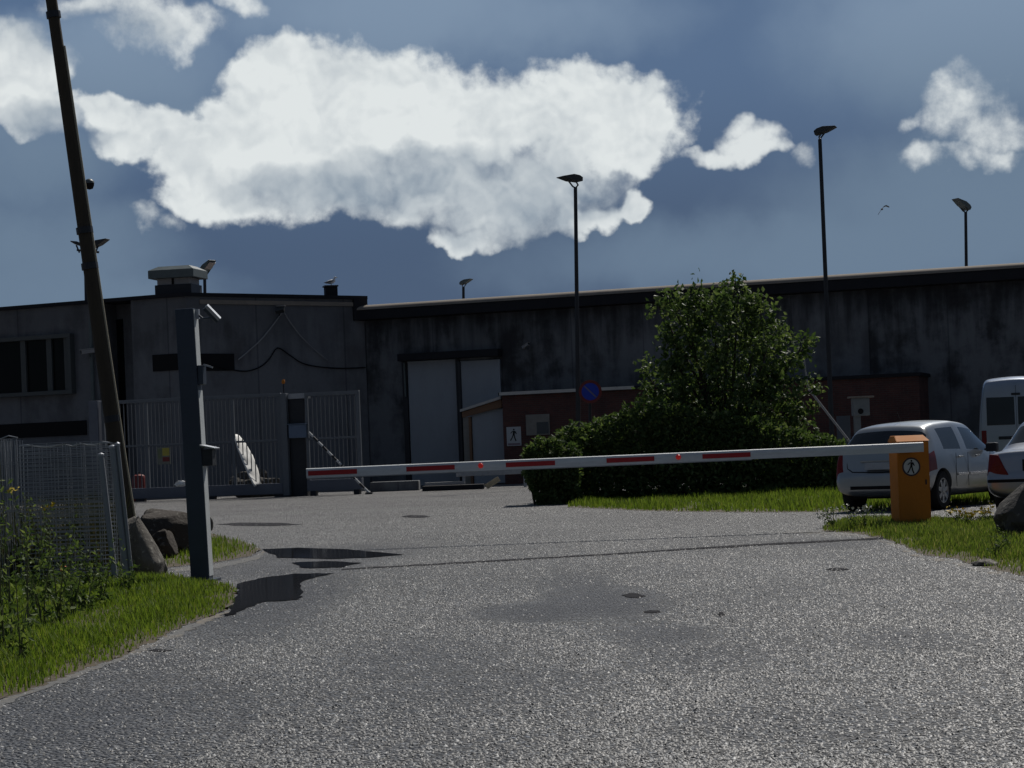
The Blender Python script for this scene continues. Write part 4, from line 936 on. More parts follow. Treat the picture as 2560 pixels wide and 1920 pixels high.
Yu = 66.0; a = P(1859, 890, Yu); gb = Vector((P(1864, 1000, Yu).x, Yu, 0)); ku = F / Yu
t = thing('utility_box', 'pale grey meter box with a flat lid on a post before the brick annex', 'utility box', gb)
z1 = P(1859, 860, Yu).z; z0 = P(1859, 898, Yu).z
mb = MB(); mb.box(a.x - .26, a.x + .26, Yu - .2, Yu + .2, z0, z1); mb.build('box', plain('meter_box', (.17, .19, .20), .6), t, True, bevel=.015)
mb = MB(); mb.box(a.x - .36, a.x + .40, Yu - .28, Yu + .28, z1 + .01, z1 + .06); mb.build('lid', M_COPING, t, True)
mb = MB(); mb.box(a.x - .22, a.x - .02, Yu - .1, Yu + .1, 0, z0 - .002); mb.build('post', plain('meter_box', (.17, .19, .20), .6), t, True)
mb = MB(); mb.tube([(a.x - .03, Yu - .2005, z0 + .14), (a.x - .03, Yu - .215, z0 + .14)], .09, 16); mb.build('dial', M_BLACK, t, True)
mb = MB(); mb.box(a.x - .72, a.x - .29, Yu + .3, Yu + .34, 0, z0 + .02); tag(mb.build('metal_panel', plain('blue_dim', (.075, .09, .115), .6)), 'dim blue grey upright panel beside the meter box', 'panel')
a = P(1745, 838, 60.0); b_ = P(1900, 1038, 60.0); b_.z = 0; top = P(1737, 772, 60.0)
mb = MB(); mb.tube([b_, a, top], [.035, .033, .015], 8); tag(mb.build('stay_rod', M_CABLEPALE, smooth=60), 'thin pale rod slanting down from the tree to behind the silver car', 'rod')

# ------------------------------------------------------------------ rocks
def boulder(name, label, px, py, rx, rz_, ry, seed, m, amp=.35, tilt=0.0, fr=1.3, sub=5):
    g_ = G(px, py); k = F / g_.y; rx_, rzz = rx / k, rz_ / k
    rg_ = random.Random(int(seed * 10)); fac = [(Vector((rg_.gauss(0, 1), rg_.gauss(0, 1) - .5, abs(rg_.gauss(0, .8)) + .12)).normalized(), rg_.uniform(.66, .88)) for _ in range(9)]
    bm = bmesh.new(); bmesh.ops.create_icosphere(bm, subdivisions=sub, radius=1.0)
    for v in bm.verts:
        q = v.co.copy(); n = mnoise.noise(q * fr + Vector((seed * 7.7, seed, 0))) * amp + mnoise.noise(q * fr * 2.6 + Vector((seed, 0, 3))) * amp * .45 + mnoise.noise(q * fr * 7 + Vector((3, seed, 1))) * amp * .14
        # facet: flatten along a few planes
        q = q * (1 + n)
        for fn_, fd in fac:
            o_ = q.dot(fn_) - fd
            if o_ > 0: q = q - fn_ * o_ * .93
        v.co = Vector((q.x * rx_, q.y * ry, q.z * rzz))
    bmesh.ops.rotate(bm, cent=(0, 0, 0), matrix=Matrix.Rotation(tilt, 3, 'Y'), verts=bm.verts)
    zmin = min(v.co.z for v in bm.verts); zoff = -zmin * .72
    for v in bm.verts: v.co.z = max(v.co.z + zoff, -.05)
    me = bpy.data.meshes.new(name); bm.to_mesh(me); bm.free(); me.materials.append(m)
    for p_ in me.polygons: p_.use_smooth = True
    me.set_sharp_from_angle(angle=R(24))
    o = bpy.data.objects.new(name, me); COL.objects.link(o); o.location = (g_.x, g_.y, 0); return tag(o, label, 'rock')
boulder('boulder', 'broad dark brown boulder behind the intercom post at the foot of the timber pole', 366, 1196, 88, 58, .42, 2.0, M_ROCKBROWN, .30, R(8))
boulder('boulder', 'pointed grey boulder with a pale lichen side, nearest the mesh fence', 308, 1246, 44, 66, .26, 5.2, M_ROCKGREY, .45, R(-16), 0.9, 4)
boulder('boulder', 'small smooth brown boulder in the grass between the larger two', 352, 1206, 32, 36, .2, 8.1, M_ROCKBROWN, .2)
boulder('boulder', 'small dark boulder peeping out right of the intercom post', 452, 1146, 9, 18, .1, 3.3, M_ROCKDARK, .2)
boulder('boulder', 'big dark boulder in the grass at the right edge by the grey saloon', 2216, 1160, 66, 74, .34, 6.4, M_ROCKDARK, .25)
boulder('boulder', 'low flat grey stone in the verge below the big dark boulder', 2125, 1222, 28, 8, .12, 4.7, M_ROCKGREY, .3)

# ------------------------------------------------------------------ wire mesh fencing at the left
def mesh_panel(label, Y, x0, x1, y0, y1, nh, nv, layers, seed, rw=.0040):
    a = P(x0, y1, Y); b_ = P(x1, y1, Y); zt = P((x0 + x1) / 2, y0, Y).z
    t = thing('mesh_panel', label, 'fence panel', Vector(((a.x + b_.x) / 2, Y, 0)), 0, None)
    rng = random.Random(seed); mb = MB()
    for l in range(layers):
        y = Y + l * .055 + rng.uniform(-.01, .01); dx = rng.uniform(-.04, .04); dz = rng.uniform(-.04, .03); lean = rng.uniform(0, .12)
        for i in range(nh):
            z = .04 + (zt + dz - .04) * i / (nh - 1); sag = rng.uniform(-.012, .012)
            mb.tube([(a.x + dx, y + lean * z * .1, z), ((a.x + b_.x) / 2, y + lean * z * .1 + rng.uniform(-.02, .02), z + sag), (b_.x + dx, y + lean * z * .1, z)], rw, 4, False)
        for i in range(nv):
            x = a.x + dx + (b_.x - a.x) * i / (nv - 1)
            mb.tube([(x, y + .005, 0), (x + rng.uniform(-.02, .02), y + lean * zt * .1 + .005, zt + dz)], rw, 4, False)
    mb.raw('wires', plain('mesh_wire', (0.25, 0.272, 0.30), .55, .3), t, True)
    mb = MB(); pts = [(a.x + (b_.x - a.x) * i / 12, Y + .02, zt + rng.uniform(-.02, .02)) for i in range(13)]; mb.tube(pts, .007, 6); mb.build('top_wire', M_GALV, t, True)
    return t
mesh_panel('stack of wire mesh sheets with many horizontal wires, left of the boulders', 21.6, 52, 250, 960, 1275, 34, 7, 5, 21)
mesh_panel('wire mesh sheet with close upright wires at the left edge', 21.9, -190, 50, 948, 1275, 7, 52, 3, 22)
for lb, x, y0, w_ in (('slim galvanised fence post within the mesh stack', 218, 985, .030), ('galvanised fence post near the right end of the mesh stack', 243, 968, .035), ('leaning grey fence post at the very end of the mesh stack', 254, 962, .02)):
    Yf = 21.45; a = P(x, y0, Yf); b_ = Vector((a.x + .10, Yf, 0))
    t = thing('fence_post', lb, 'post', b_, 0, None)
    mb = MB(); mb.tube([b_, a], w_, 10); mb.build('shaft', plain('mesh_wire', (0.25, 0.272, 0.30), .55, .3), t, True, smooth=50)
    mb = MB(); mb.lathe([(w_ + .006, -.004), (w_ + .006, .02), (.004, .035)], 10, Matrix.Translation(a)); mb.build('cap', M_GALV, t, True)

# ------------------------------------------------------------------ vegetation
V_UND = [(-120, 1262), (60, 1268), (150, 1262), (235, 1250), (262, 1230), (262, 1200), (200, 1180), (60, 1176), (-160, 1180)]
_pu = [tuple(G(*p).to_2d()) for p in V_UND]
blades('undergrowth', _pu, 14000, 0.38, 0.85, 0.011, leafmat('dry_undergrowth', [(0, (.022, .03, .014)), (.5, (.035, .042, .018)), (.9, (.06, .055, .028)), (1, (.09, .07, .04))], .2), 15)
def leaf(mb, p, s, rng, up=.5, asp=.62):
    d = Vector((rng.gauss(0, 1), rng.gauss(0, 1), rng.gauss(0, 1) - .25)).normalized(); a = d.cross(Vector((rng.gauss(0, 1), rng.gauss(0, 1), rng.gauss(0, 1)))).normalized(); n = d.cross(a)
    s *= rng.uniform(.6, 1.25); w_ = s * asp * .5
    mb.add([p, p + d * s * .45 + a * w_ + n * w_ * .35, p + d * s, p + d * s * .45 - a * w_ + n * w_ * .35], [(0, 1, 2), (0, 2, 3)])
def tree(label, Y, blobs, trunk, n, size, seed, depth=1.0):
    rng = random.Random(seed); gb = Vector((P(trunk, 1060, Y).x, Y, 0)); t = thing('leafy_tree', label, 'tree', gb); k = F / Y
    mb = MB(); tot = sum(b[2] ** 2 for b in blobs)
    limbs = MB(); hub = gb + Vector((0, 0, 1.1))
    limbs.tube([gb, gb + Vector((.05, 0, .6)), hub], [.11, .09, .08], 9)
    for (x, y, r_) in blobs:
        c = P(x, y, Y + rng.uniform(-.5, .5) * depth * r_ / 70); rr = r_ / k; m_ = int(n * r_ ** 2 / tot)
        limbs.tube([hub, hub.lerp(c, .5) + Vector((rng.uniform(-.15, .15), rng.uniform(-.1, .1), -.05)), c, c + Vector((rng.uniform(-.2, .2) * rr, 0, rr * .7))], [.05, .032, .018, .006], 6)
        # twigs carrying leaf sprays
        for j in range(max(3, m_ // 16)):
            d = Vector((rng.gauss(0, 1), rng.gauss(0, 1), rng.gauss(0, 1) + .25)).normalized(); e = c + d * rr * rng.uniform(.45, 1.10) * (1 + .25 * mnoise.noise(c + d * 2))
            for q in range(16):
                off = Vector((rng.gauss(0, 1), rng.gauss(0, 1), rng.gauss(0, 1))) * .10
                leaf(mb, e + off, size, rng)
    limbs.build('trunk', M_BARK, t, True, smooth=60); mb.raw('crown', M_TREELEAF, t, True)
    return t
tree('tall bushy green tree rising above the hedge before the concrete wall', 50.5,
     [(1588, 612, 18), (1592, 665, 56), (1645, 690, 52), (1485, 690, 72), (1425, 665, 26), (1450, 650, 24), (1545, 730, 100), (1655, 760, 72), (1450, 770, 55), (1560, 830, 125), (1690, 830, 62), (1728, 755, 34), (1745, 740, 18), (1440, 850, 66),
      (1395, 810, 28), (1640, 890, 90), (1500, 890, 100), (1735, 875, 34), (1760, 838, 16), (1700, 930, 60), (1590, 940, 110), (1450, 930, 90)], 1570, 13000, .15, 31)
def hedge(label, name, prof, base, Yf, dep, n, size, seed, tm=M_HEDGELEAF):
    rng = random.Random(seed); x0, x1 = prof[0][0], prof[-1][0]; g_ = P((x0 + x1) / 2, 1000, Yf); t = thing(name, label, 'hedge', Vector((g_.x, Yf + dep / 2, 0)))
    mb = MB(); k = 0
    def top(x):
        for (a, ya), (b_, yb) in zip(prof, prof[1:]):
            if a <= x <= b_: return ya + (yb - ya) * (x - a) / (b_ - a)
    def bot(x):
        for (a, ya), (b_, yb) in zip(base, base[1:]):
            if a <= x <= b_: return ya + (yb - ya) * (x - a) / (b_ - a)
    while k < n:
        x = rng.uniform(x0, x1); yt, yb = top(x), bot(x); wob = 22 * mnoise.noise(Vector((x * .02, seed, 0))) + 18 * mnoise.noise(Vector((x * .07, seed, 5)))
        f_ = rng.random(); y = yb + (yt + wob - yb) * f_
        q = rng.random() ** 2; bulge = .22 * mnoise.noise(Vector((x * .025, y * .03, seed)))
        Yl = Yf + dep * q + bulge + .25 * f_ ** 3
        p = P(x, y, Yl)
        if p.z < .03: p.z = .03 + rng.random() * .1
        leaf(mb, p, size, rng); k += 1
    mb.raw('foliage', tm, t, True)
    tr = MB()
    nst = max(3, int((x1 - x0) / 45))
    for i in range(nst):
        x = x0 + (x1 - x0) * (i + .5) / nst; b_ = P(x, 1000, Yf + dep * .5); b_.z = 0; c = P(x + rng.uniform(-10, 10), (top(x) + bot(x)) / 2, Yf + dep * .5)
        tr.tube([b_, b_.lerp(c, .6) + Vector((rng.uniform(-.06, .06), 0, 0)), c], [.03, .022, .01], 6)
    tr.build('stems', M_BARK, t, True)
    return t
hedge('long dark green untrimmed hedge below the tree', 'garden_hedge', [(1180, 960), (1215, 930), (1290, 905), (1330, 885), (1420, 872), (1560, 890), (1700, 925), (1780, 945), (1824, 952)], [(1180, 1078), (1300, 1080), (1500, 1080), (1700, 1075), (1824, 1066)], 47.6, 2.4, 32000, .125, 41)
hedge('rounded dark bush at the left end of the hedge, narrow at its foot', 'garden_bush', [(1132, 985), (1142, 960), (1160, 950), (1195, 950), (1225, 955), (1252, 965)], [(1132, 1020), (1148, 1055), (1162, 1088), (1200, 1090), (1232, 1088), (1252, 1080)], 46.6, 1.5, 7500, .11, 42)

def weed(label, px, py, h, seed, lean=0.0, nl=46, size=.075, flower=None, grp='tall weeds in front of the mesh'):
    rng = random.Random(seed); gb = G(px, py); t = thing('tall_weed', label, 'weed', gb, 0, grp)
    st = MB(); lf = MB(); fl = MB()
    for s in range(rng.randint(2, 4)):
        ang = rng.uniform(0, 6.28); hh = h * rng.uniform(.65, 1.0); q = [gb + Vector((math.cos(ang) * .02, math.sin(ang) * .02, 0))]
        for i in range(1, 6):
            f_ = i / 5; q.append(gb + Vector((math.cos(ang) * .16 * f_ ** 1.5 + lean * f_ * h, math.sin(ang) * .12 * f_ ** 1.5, hh * f_)))
        st.tube(q, [.007, .006, .005, .004, .003, .002], 5)
        for j in range(nl):
            f_ = rng.uniform(.08, 1.0); i = min(int(f_ * 5), 4); p = q[i].lerp(q[i + 1], f_ * 5 - i)
            leaf(lf, p + Vector((rng.gauss(0, .035), rng.gauss(0, .03), rng.gauss(0, .02))), size * (1.25 - .6 * f_), rng, asp=.42)
        if flower and (flower is not M_PETALO or s == 0):
            for j in range(4 if flower is M_PETALO else 9): leaf(fl, q[-1] + Vector((rng.gauss(0, .03), rng.gauss(0, .03), rng.gauss(0, .02))), .045, rng, asp=1.0)
    st.raw('stem', M_STEM, t, True); lf.raw('leaves', M_WEEDLEAF, t, True)
    if flower: fl.raw('flower', flower, t, True)
    return t
wl = [(28, 1392, 1.42, 0, 'tallest weed at the left edge, standing dark before the mesh'), (8, 1408, 1.05, 0, 'leafy weed cut by the left picture edge below the tallest'), (62, 1375, .86, 0, 'broad weed just right of the tallest weed'),
      (95, 1362, .72, 0, 'mid height leafy weed before the mesh stack, third from the edge'), (128, 1350, .66, 0, 'light leaved weed in the middle of the weed row'), (160, 1335, .60, 0, 'thin weed left of the orange flower'),
      (190, 1322, .42, M_PETALO, 'low weed carrying a single orange flower'), (222, 1312, .52, 0, 'grassy weed beneath the right end of the mesh'), (150, 1300, .78, 0, 'dim tall weed close against the mesh stack'), (75, 1320, 1.05, M_PETALY, 'weed with yellow tips against the mesh sheet'),
      (200, 1290, .55, 0, 'sparse weed at the foot of the slim fence post'), (110, 1310, .9, 0, 'feathery weed between the yellow tipped one and the dim tall one'), (45, 1430, .5, 0, 'short bright weed at the front of the weed row'), (275, 1290, .3, 0, 'small weed in the grass before the pointed boulder')]
for i, (x, y, h, fl_, lb) in enumerate(wl): weed(lb, x, y, h * 1.15, 70 + i, RNG.uniform(-.05, .05), 44, .066, fl_ or None)
for i, (x, y, h, fl_, lb) in enumerate([(2070, 1132, .2, M_PETALY, 'small yellow flowered clump, left of its neighbours in the right verge'), (2140, 1130, .24, M_PETALY, 'tallest yellow flowered clump close beside the big boulder'), (1800, 1140, .28, M_PETALW, 'pale flowering weed left of the orange cabinet, furthest out'), (1835, 1144, .34, M_PETALW, 'taller pale flowering weed left of the orange cabinet'), (1868, 1146, .30, M_PETALW, 'bushy pale weed halfway to the orange cabinet'),
                                        (1905, 1146, .30, 0, 'green weed against the left foot of the orange cabinet'), (2085, 1136, .22, M_PETALY, 'yellow flowered clump in the grass right of the orange cabinet'), (2112, 1134, .22, M_PETALY, 'second yellow flowered clump nearer the big boulder'),
                                        (2185, 1188, .30, 0, 'leafy green weed at the foot of the big dark boulder'), (2150, 1205, .26, 0, 'leafy weed beside the low flat grey stone')]):
    weed(lb, x, y, h, 120 + i, 0, 30, .05, fl_ or None, 'weeds in the verge around the cabinet')

# ------------------------------------------------------------------ vehicles
def station(y, zb, wb, wm, zlow, zmid, wbelt, zbelt, wtop, ztop, crown=.02):
    half = [(0, zb), (wb, zb), (wm, zlow), (wm, zmid), (wbelt, zbelt), (wtop, ztop - .03), (wtop * .82, ztop), (0, ztop + crown)]
    return [Vector((x, y, z)) for x, z in half] + [Vector((-x, y, z)) for x, z in half[-2:0:-1]]
def loft_body(root, stations, matfn, wheels, wr, paint, name='body', glass_name='window'):
    n = 14; me = bpy.data.meshes.new(name); vs = []; fs = []; mi = []
    for s in stations: vs += station(*s)
    for i in range(len(stations) - 1):
        for k in range(n):
            fs.append((i * n + k, i * n + (k + 1) % n, (i + 1) * n + (k + 1) % n, (i + 1) * n + k)); seg = k if k < 7 else 13 - k; mi.append(matfn(i, seg))
    fs += [tuple(range(n - 1, -1, -1)), tuple((len(stations) - 1) * n + k for k in range(n))]; mi += [0, 0]
    me.from_pydata([tuple(v) for v in vs], [], fs)
    for m_ in (paint, M_CARGLASS, M_TAIL, M_BLACK): me.materials.append(m_)
    for p, q in zip(me.polygons, mi): p.material_index = q
    bm = bmesh.new(); bm.from_mesh(me); bmesh.ops.recalc_face_normals(bm, faces=bm.faces); bm.to_mesh(me); bm.free()
    tmp = bpy.data.objects.new('tmp_body', me); COL.objects.link(tmp)
    ss = tmp.modifiers.new('s', 'SUBSURF'); ss.levels = ss.render_levels = 3
    cut = MB()
    for wy in wheels: cut.tube([(-1.3, wy, wr), (1.3, wy, wr)], wr + .055, 32)
    co = cut.build('tmp_cut', M_BLACK); bo = tmp.modifiers.new('b', 'BOOLEAN'); bo.object = co; bo.operation = 'DIFFERENCE'; bo.solver = 'EXACT'
    dg = bpy.context.evaluated_depsgraph_get(); me2 = bpy.data.meshes.new_from_object(tmp.evaluated_get(dg))
    bpy.data.objects.remove(tmp); bpy.data.objects.remove(co)
    bm = bmesh.new(); bm.from_mesh(me2)
    def emit(faces, nm, m_):
        b2 = bmesh.new(); mp = {}
        for f in faces:
            for v in f.verts:
                if v not in mp: mp[v] = b2.verts.new(v.co)
            try: nf = b2.faces.new([mp[v] for v in f.verts]); nf.smooth = True
            except ValueError: pass
        m3 = bpy.data.meshes.new(nm); b2.to_mesh(m3); b2.free(); m3.materials.append(m_); m3.set_sharp_from_angle(angle=R(50))
        o = bpy.data.objects.new(nm, m3); COL.objects.link(o); o.parent = root; return o
    bodyo = emit([f for f in bm.faces if f.material_index in (0, 3)], name, paint)
    for idx, nm, m_ in ((1, glass_name, M_CARGLASS), (2, 'tail_light', M_TAIL)):
        left = {f for f in bm.faces if f.material_index == idx}
        while left:
            st_ = [left.pop()]; isl = []
            while st_:
                f = st_.pop(); isl.append(f)
                for e in f.edges:
                    for g_ in e.link_faces:
                        if g_ in left: left.discard(g_); st_.append(g_)
            if len(isl) > 6: emit(isl, nm, m_)
    bm.free(); return bodyo
def wheel(root, x, y, r, w_, sg, spokes=7):
    Mx = Matrix.Translation((x, y, r)) @ Matrix.Rotation(R(90) * sg, 4, 'Y')
    mb = MB(); mb.lathe([(r * .66, -w_ / 2), (r * .93, -w_ / 2), (r, -w_ * .36), (r, w_ * .36), (r * .93, w_ / 2), (r * .66, w_ / 2), (r * .64, w_ * .3)], 36, Mx); wo = mb.build('wheel', M_TYRE, root, smooth=45)
    mb = MB(); mb.lathe([(r * .66, w_ * .28), (r * .67, w_ * .47), (r * .60, w_ * .47), (r * .56, w_ * .30), (r * .12, w_ * .20)], 32, Mx)
    for k in range(spokes):
        a = 2 * math.pi * k / spokes; d = Vector((math.cos(a), math.sin(a), 0)); e = Vector((-math.sin(a), math.cos(a), 0))
        c = [d * r * .10 - e * .04, d * r * .10 + e * .04, d * r * .62 + e * .028, d * r * .62 - e * .028]
        mb.hexa([Mx @ (q + Vector((0, 0, w_ * .24))) for q in c], [Mx @ (q + Vector((0, 0, w_ * .44))) for q in c])
    mb.lathe([(r * .16, w_ * .2), (r * .15, w_ * .46), (r * .05, w_ * .48)], 16, Mx)
    mb.build('rim', M_RIM, wo, smooth=40); return wo
PSI = R(35)
def place(psi, local, world): return Vector(world) - Matrix.Rotation(-psi, 3, 'Z') @ Vector(local)

# silver hatchback
loc = place(PSI, (-.84, .64, 0), G(1838, 1104)); loc.z = 0
t = thing('parked_hatchback', 'silver five door hatchback parked behind the orange barrier cabinet', 'car', loc, -PSI)
HB = [(0.00, .36, .50, .66, .42, .50, .64, .56, .55, .59, .01), (.015, .32, .60, .74, .40, .50, .72, .58, .62, .62, .01), (.07, .27, .68, .80, .40, .54, .78, .64, .68, .67, .01), (.10, .26, .70, .825, .40, .58, .80, .80, .70, .84, .015),
      (.13, .25, .71, .835, .40, .60, .80, .96, .70, .985, .02), (.17, .24, .72, .84, .40, .62, .805, .98, .73, 1.01, .02), (.47, .22, .72, .845, .40, .66, .81, .98, .645, 1.355, .03), (.53, .22, .72, .85, .40, .66, .81, .98, .63, 1.39, .03),
      (.86, .20, .73, .855, .40, .66, .815, .97, .615, 1.43, .03), (.95, .20, .73, .855, .40, .66, .815, .965, .615, 1.44, .03), (1.62, .19, .74, .855, .38, .66, .815, .945, .615, 1.465, .03), (1.69, .19, .74, .855, .38, .66, .815, .94, .615, 1.465, .03),
      (2.25, .19, .74, .855, .38, .66, .81, .92, .60, 1.43, .03), (2.40, .19, .74, .855, .38, .66, .81, .915, .585, 1.385, .03), (3.08, .19, .74, .85, .38, .66, .79, .92, .70, .945, .02), (3.2, .19, .74, .85, .38, .66, .78, .90, .66, .92, .02),
      (3.75, .20, .72, .83, .38, .62, .75, .80, .60, .83, .03), (4.05, .22, .66, .78, .38, .56, .70, .70, .55, .72, .03), (4.18, .26, .55, .66, .40, .50, .6, .58, .5, .60, .01), (4.20, .32, .5, .6, .40, .48, .55, .55, .45, .57, .01)]
def hbm(i, seg):
    if seg in (5, 6) and i == 5: return 1
    if seg in (5, 6) and i == 13: return 1
    if seg == 4 and i in (8, 9, 11, 12, 13): return 1
    if seg == 3 and i in (2, 3, 4, 5): return 2
    if seg == 4 and i in (2, 3, 4): return 2
    return 0
loft_body(t, HB, hbm, (.64, 3.24), .315, M_SILVER)
mb = MB(); mb.box(-.66, .66, .35, 3.9, .21, .62); mb.build('underbody', M_BLACK, t)
for wy in (.64, 3.24):
    for sg in (-1, 1): wheel(t, sg * .75, wy, .315, .19, sg)
mb = MB(); mb.obox((0, .034, .755), (.26, 0, 0), (0, .012, .003), (0, .012, .058)); mb.build('number_plate', M_PLATE, t, bevel=.004)
mb = MB(); mb.obox((0, .075, .835), (.36, 0, 0), (0, .022, 0), (0, 0, .016)); mb.build('plate_garnish', M_SILVER, t, bevel=.006)
mb = MB(); mb.obox((0, -.004, .40), (.52, 0, 0), (0, .01, 0), (0, 0, .028)); mb.build('bumper_grille', M_BLACK, t, bevel=.006)
mb = MB(); mb.tube([(-.63, .135, .93), (-.60, .085, .72), (-.50, .055, .66), (0, .03, .645), (.50, .055, .66), (.60, .085, .72), (.63, .135, .93)], .010, 6); mb.build('hatch_gap', M_BLACK, t)
mb = MB(); mb.tube([(.05, .13, 1.03), (.0, .17, 1.06), (-.32, .175, 1.09)], .012, 6); mb.build('wiper', M_BLACK, t)
mb = MB(); mb.tube([(0, .9, 1.49), (0, .78, 1.62)], .006, 6); mb.build('aerial', M_BLACK, t)
for sg in (-1, 1):
    for y0, y1 in ((1.22, 1.66), (1.72, 2.55)):
        mb = MB(); mb.box(*sorted((sg * .857, sg * .868)), y0, y1, .545, .585); mb.build('side_trim', M_CHROME, t, bevel=.003)
    for y0 in (1.30, 2.0):
        mb = MB(); mb.box(*sorted((sg * .835, sg * .868)), y0, y0 + .17, .845, .87); mb.build('door_handle', M_SILVER, t, bevel=.006)
    mb = MB(); mb.obox((sg * .94, 2.52, .985), (.10, 0, 0), (0, .06, 0), (0, 0, .075)); mo = mb.build('mirror', M_DARK, t, bevel=.03, seg=3)
    mb = MB(); mb.tube([(sg * .80, 2.54, .95), (sg * .90, 2.52, .96)], .02, 6); mb.build('mirror_arm', M_DARK, mo)
    for y in (1.66, 1.16 if sg > 0 else 1.16, 2.62):
        mb = MB(); mb.box(*sorted((sg * .852, sg * .8565)), y, y + .008, .36, .92); mb.build('door_gap', M_BLACK, t)

# grey saloon cut by the right edge
PS2 = R(24)
loc = place(PS2, (-.83, .03, 0), G(2133, 1118)); loc.z = 0
t = thing('parked_saloon', 'grey saloon car with a wedge shaped tail lamp, cut by the right picture edge', 'car', loc, -PS2)
SD = [(0.00, .34, .55, .72, .40, .48, .70, .53, .62, .56, .01), (.02, .30, .65, .79, .40, .50, .77, .55, .70, .58, .01), (.07, .27, .70, .825, .40, .54, .80, .60, .72, .63, .01), (.10, .26, .72, .83, .40, .60, .80, .78, .72, .81, .01), (.13, .25, .72, .835, .40, .64, .80, .90, .70, .93, .015),
      (.20, .24, .73, .84, .40, .66, .80, .93, .69, .96, .015), (.75, .22, .74, .85, .40, .68, .80, .94, .69, .985, .02), (.85, .22, .74, .85, .40, .68, .80, .94, .68, 1.0, .02), (1.45, .2, .74, .85, .38, .68, .80, .94, .58, 1.38, .03), (1.6, .2, .74, .85, .38, .68, .80, .94, .58, 1.41, .03),
      (2.2, .19, .74, .85, .38, .68, .80, .93, .59, 1.43, .03), (2.3, .19, .74, .85, .38, .68, .80, .93, .59, 1.43, .03), (2.85, .19, .74, .85, .38, .66, .80, .92, .57, 1.38, .03), (3.4, .19, .74, .85, .38, .66, .79, .90, .70, .925, .02), (3.5, .19, .74, .85, .38, .66, .78, .88, .66, .91, .02),
      (4.2, .22, .7, .82, .38, .6, .74, .78, .62, .81, .02), (4.44, .27, .6, .72, .4, .52, .66, .62, .56, .65, .01), (4.47, .32, .55, .66, .42, .5, .6, .57, .5, .6, .01)]
def sdm(i, seg):
    if seg in (5, 6) and i == 7: return 1
    if seg in (5, 6) and i == 12: return 1
    if seg == 4 and i in (8, 9, 11, 12): return 1
    return 0
loft_body(t, SD, sdm, (.98, 3.68), .32, M_SILVER2)
mb = MB(); mb.box(-.66, .66, .5, 4.1, .21, .62); mb.build('underbody', M_BLACK, t)
for wy in (.98, 3.68):
    for sg in (-1, 1): wheel(t, sg * .745, wy, .32, .2, sg)
for sg in (-1, 1):
    mb = MB(); pl = [(sg * .82, .60), (sg * .50, .60), (sg * .57, .72), (sg * .66, .90), (sg * .79, .91)]
    mb.hexa([(x, .045 + (z - .62) * .16 + (abs(x) > .7) * .035, z) for x, z in pl], [(x, .12 + (z - .62) * .16 + (abs(x) > .7) * .035, z) for x, z in pl]); mb.build('tail_light', M_TAIL, t, bevel=.012)
mb = MB(); mb.box(-.80, .80, -.006, .05, .50, .545); mb.build('bumper_strip', M_BLACK, t, bevel=.01)
mb = MB(); mb.box(-.28, .28, .055, .075, .68, .80); mb.build('number_plate', M_PLATE, t, bevel=.004)
mb = MB(); mb.box(-.31, .31, .06, .085, .655, .825); mb.build('plate_frame', M_BLACK, t, bevel=.01)
for sg in (-1, 1):
    mb = MB(); mb.obox((sg * .92, 2.92, .97), (.10, 0, 0), (0, .05, 0), (0, 0, .065)); mb.build('mirror', M_SILVER2, t, bevel=.03, seg=3)
    for y in (1.3, 2.25): 
        mb = MB(); mb.box(*sorted((sg * .835, sg * .865)), y, y + .17, .83, .855); mb.build('door_handle', M_DARK, t, bevel=.006)

# high roofed white van
pv_ = R(15)
loc = place(pv_, (-.93, .05, 0), Vector((P(2113, 900, 52.0).x, 52.0, 0))); loc.z = 0
t = thing('parked_van', 'white high roofed van seen from behind at the right edge', 'van', loc, -pv_)
VN = [(0.00, .45, .78, .88, .55, .75, .875, 1.25, .76, 2.44, .03), (.03, .36, .82, .94, .52, .75, .93, 1.27, .81, 2.52, .05), (.30, .30, .86, .96, .5, .75, .95, 1.28, .84, 2.58, .06), (1.4, .28, .86, .965, .5, .75, .955, 1.28, .845, 2.62, .06), (2.6, .28, .86, .965, .5, .75, .955, 1.28, .845, 2.62, .06),
      (3.6, .28, .86, .965, .5, .75, .955, 1.26, .82, 2.58, .06), (4.0, .28, .86, .965, .5, .75, .95, 1.25, .78, 2.40, .05), (4.75, .28, .85, .95, .5, .75, .92, 1.22, .80, 1.28, .05), (5.3, .3, .8, .9, .5, .7, .85, .95, .7, 1.0, .04), (5.4, .36, .7, .8, .5, .65, .75, .8, .6, .85, .02)]
def vnm(i, seg):
    if seg == 4 and i == 5: return 1
    if seg in (5, 6) and i == 6: return 1
    return 0
loft_body(t, VN, vnm, (1.05, 4.5), .34, M_VAN)
mb = MB(); mb.box(-.7, .7, .5, 4.9, .3, .7); mb.build('underbody', M_BLACK, t)
for wy in (1.05, 4.5):
    for sg in (-1, 1): wheel(t, sg * .82, wy, .34, .22, sg, 5)
for sg in (-1, 1):
    mb = MB(); xs = sorted((sg * .04, sg * .72)); mb.hexa([(xs[0], -.012, 1.42), (xs[1], -.012, 1.42), (xs[1], .03, 1.42), (xs[0], .03, 1.42)], [(xs[0], .004, 2.12), (xs[1] - .04 * (sg > 0), .004, 2.12), (xs[1] - .04 * (sg > 0), .046, 2.12), (xs[0] + .04 * (sg < 0), .046, 2.12)]); mb.build('rear_window', M_CARGLASS, t, bevel=.01)
    mb = MB(); mb.box(*sorted((sg * .74, sg * .86)), -.014, .05, .92, 1.30); mb.build('tail_light', M_TAIL, t, bevel=.012)
mb = MB(); mb.box(-.004, .004, -.006, .02, .6, 2.4); mb.build('door_gap', M_BLACK, t)
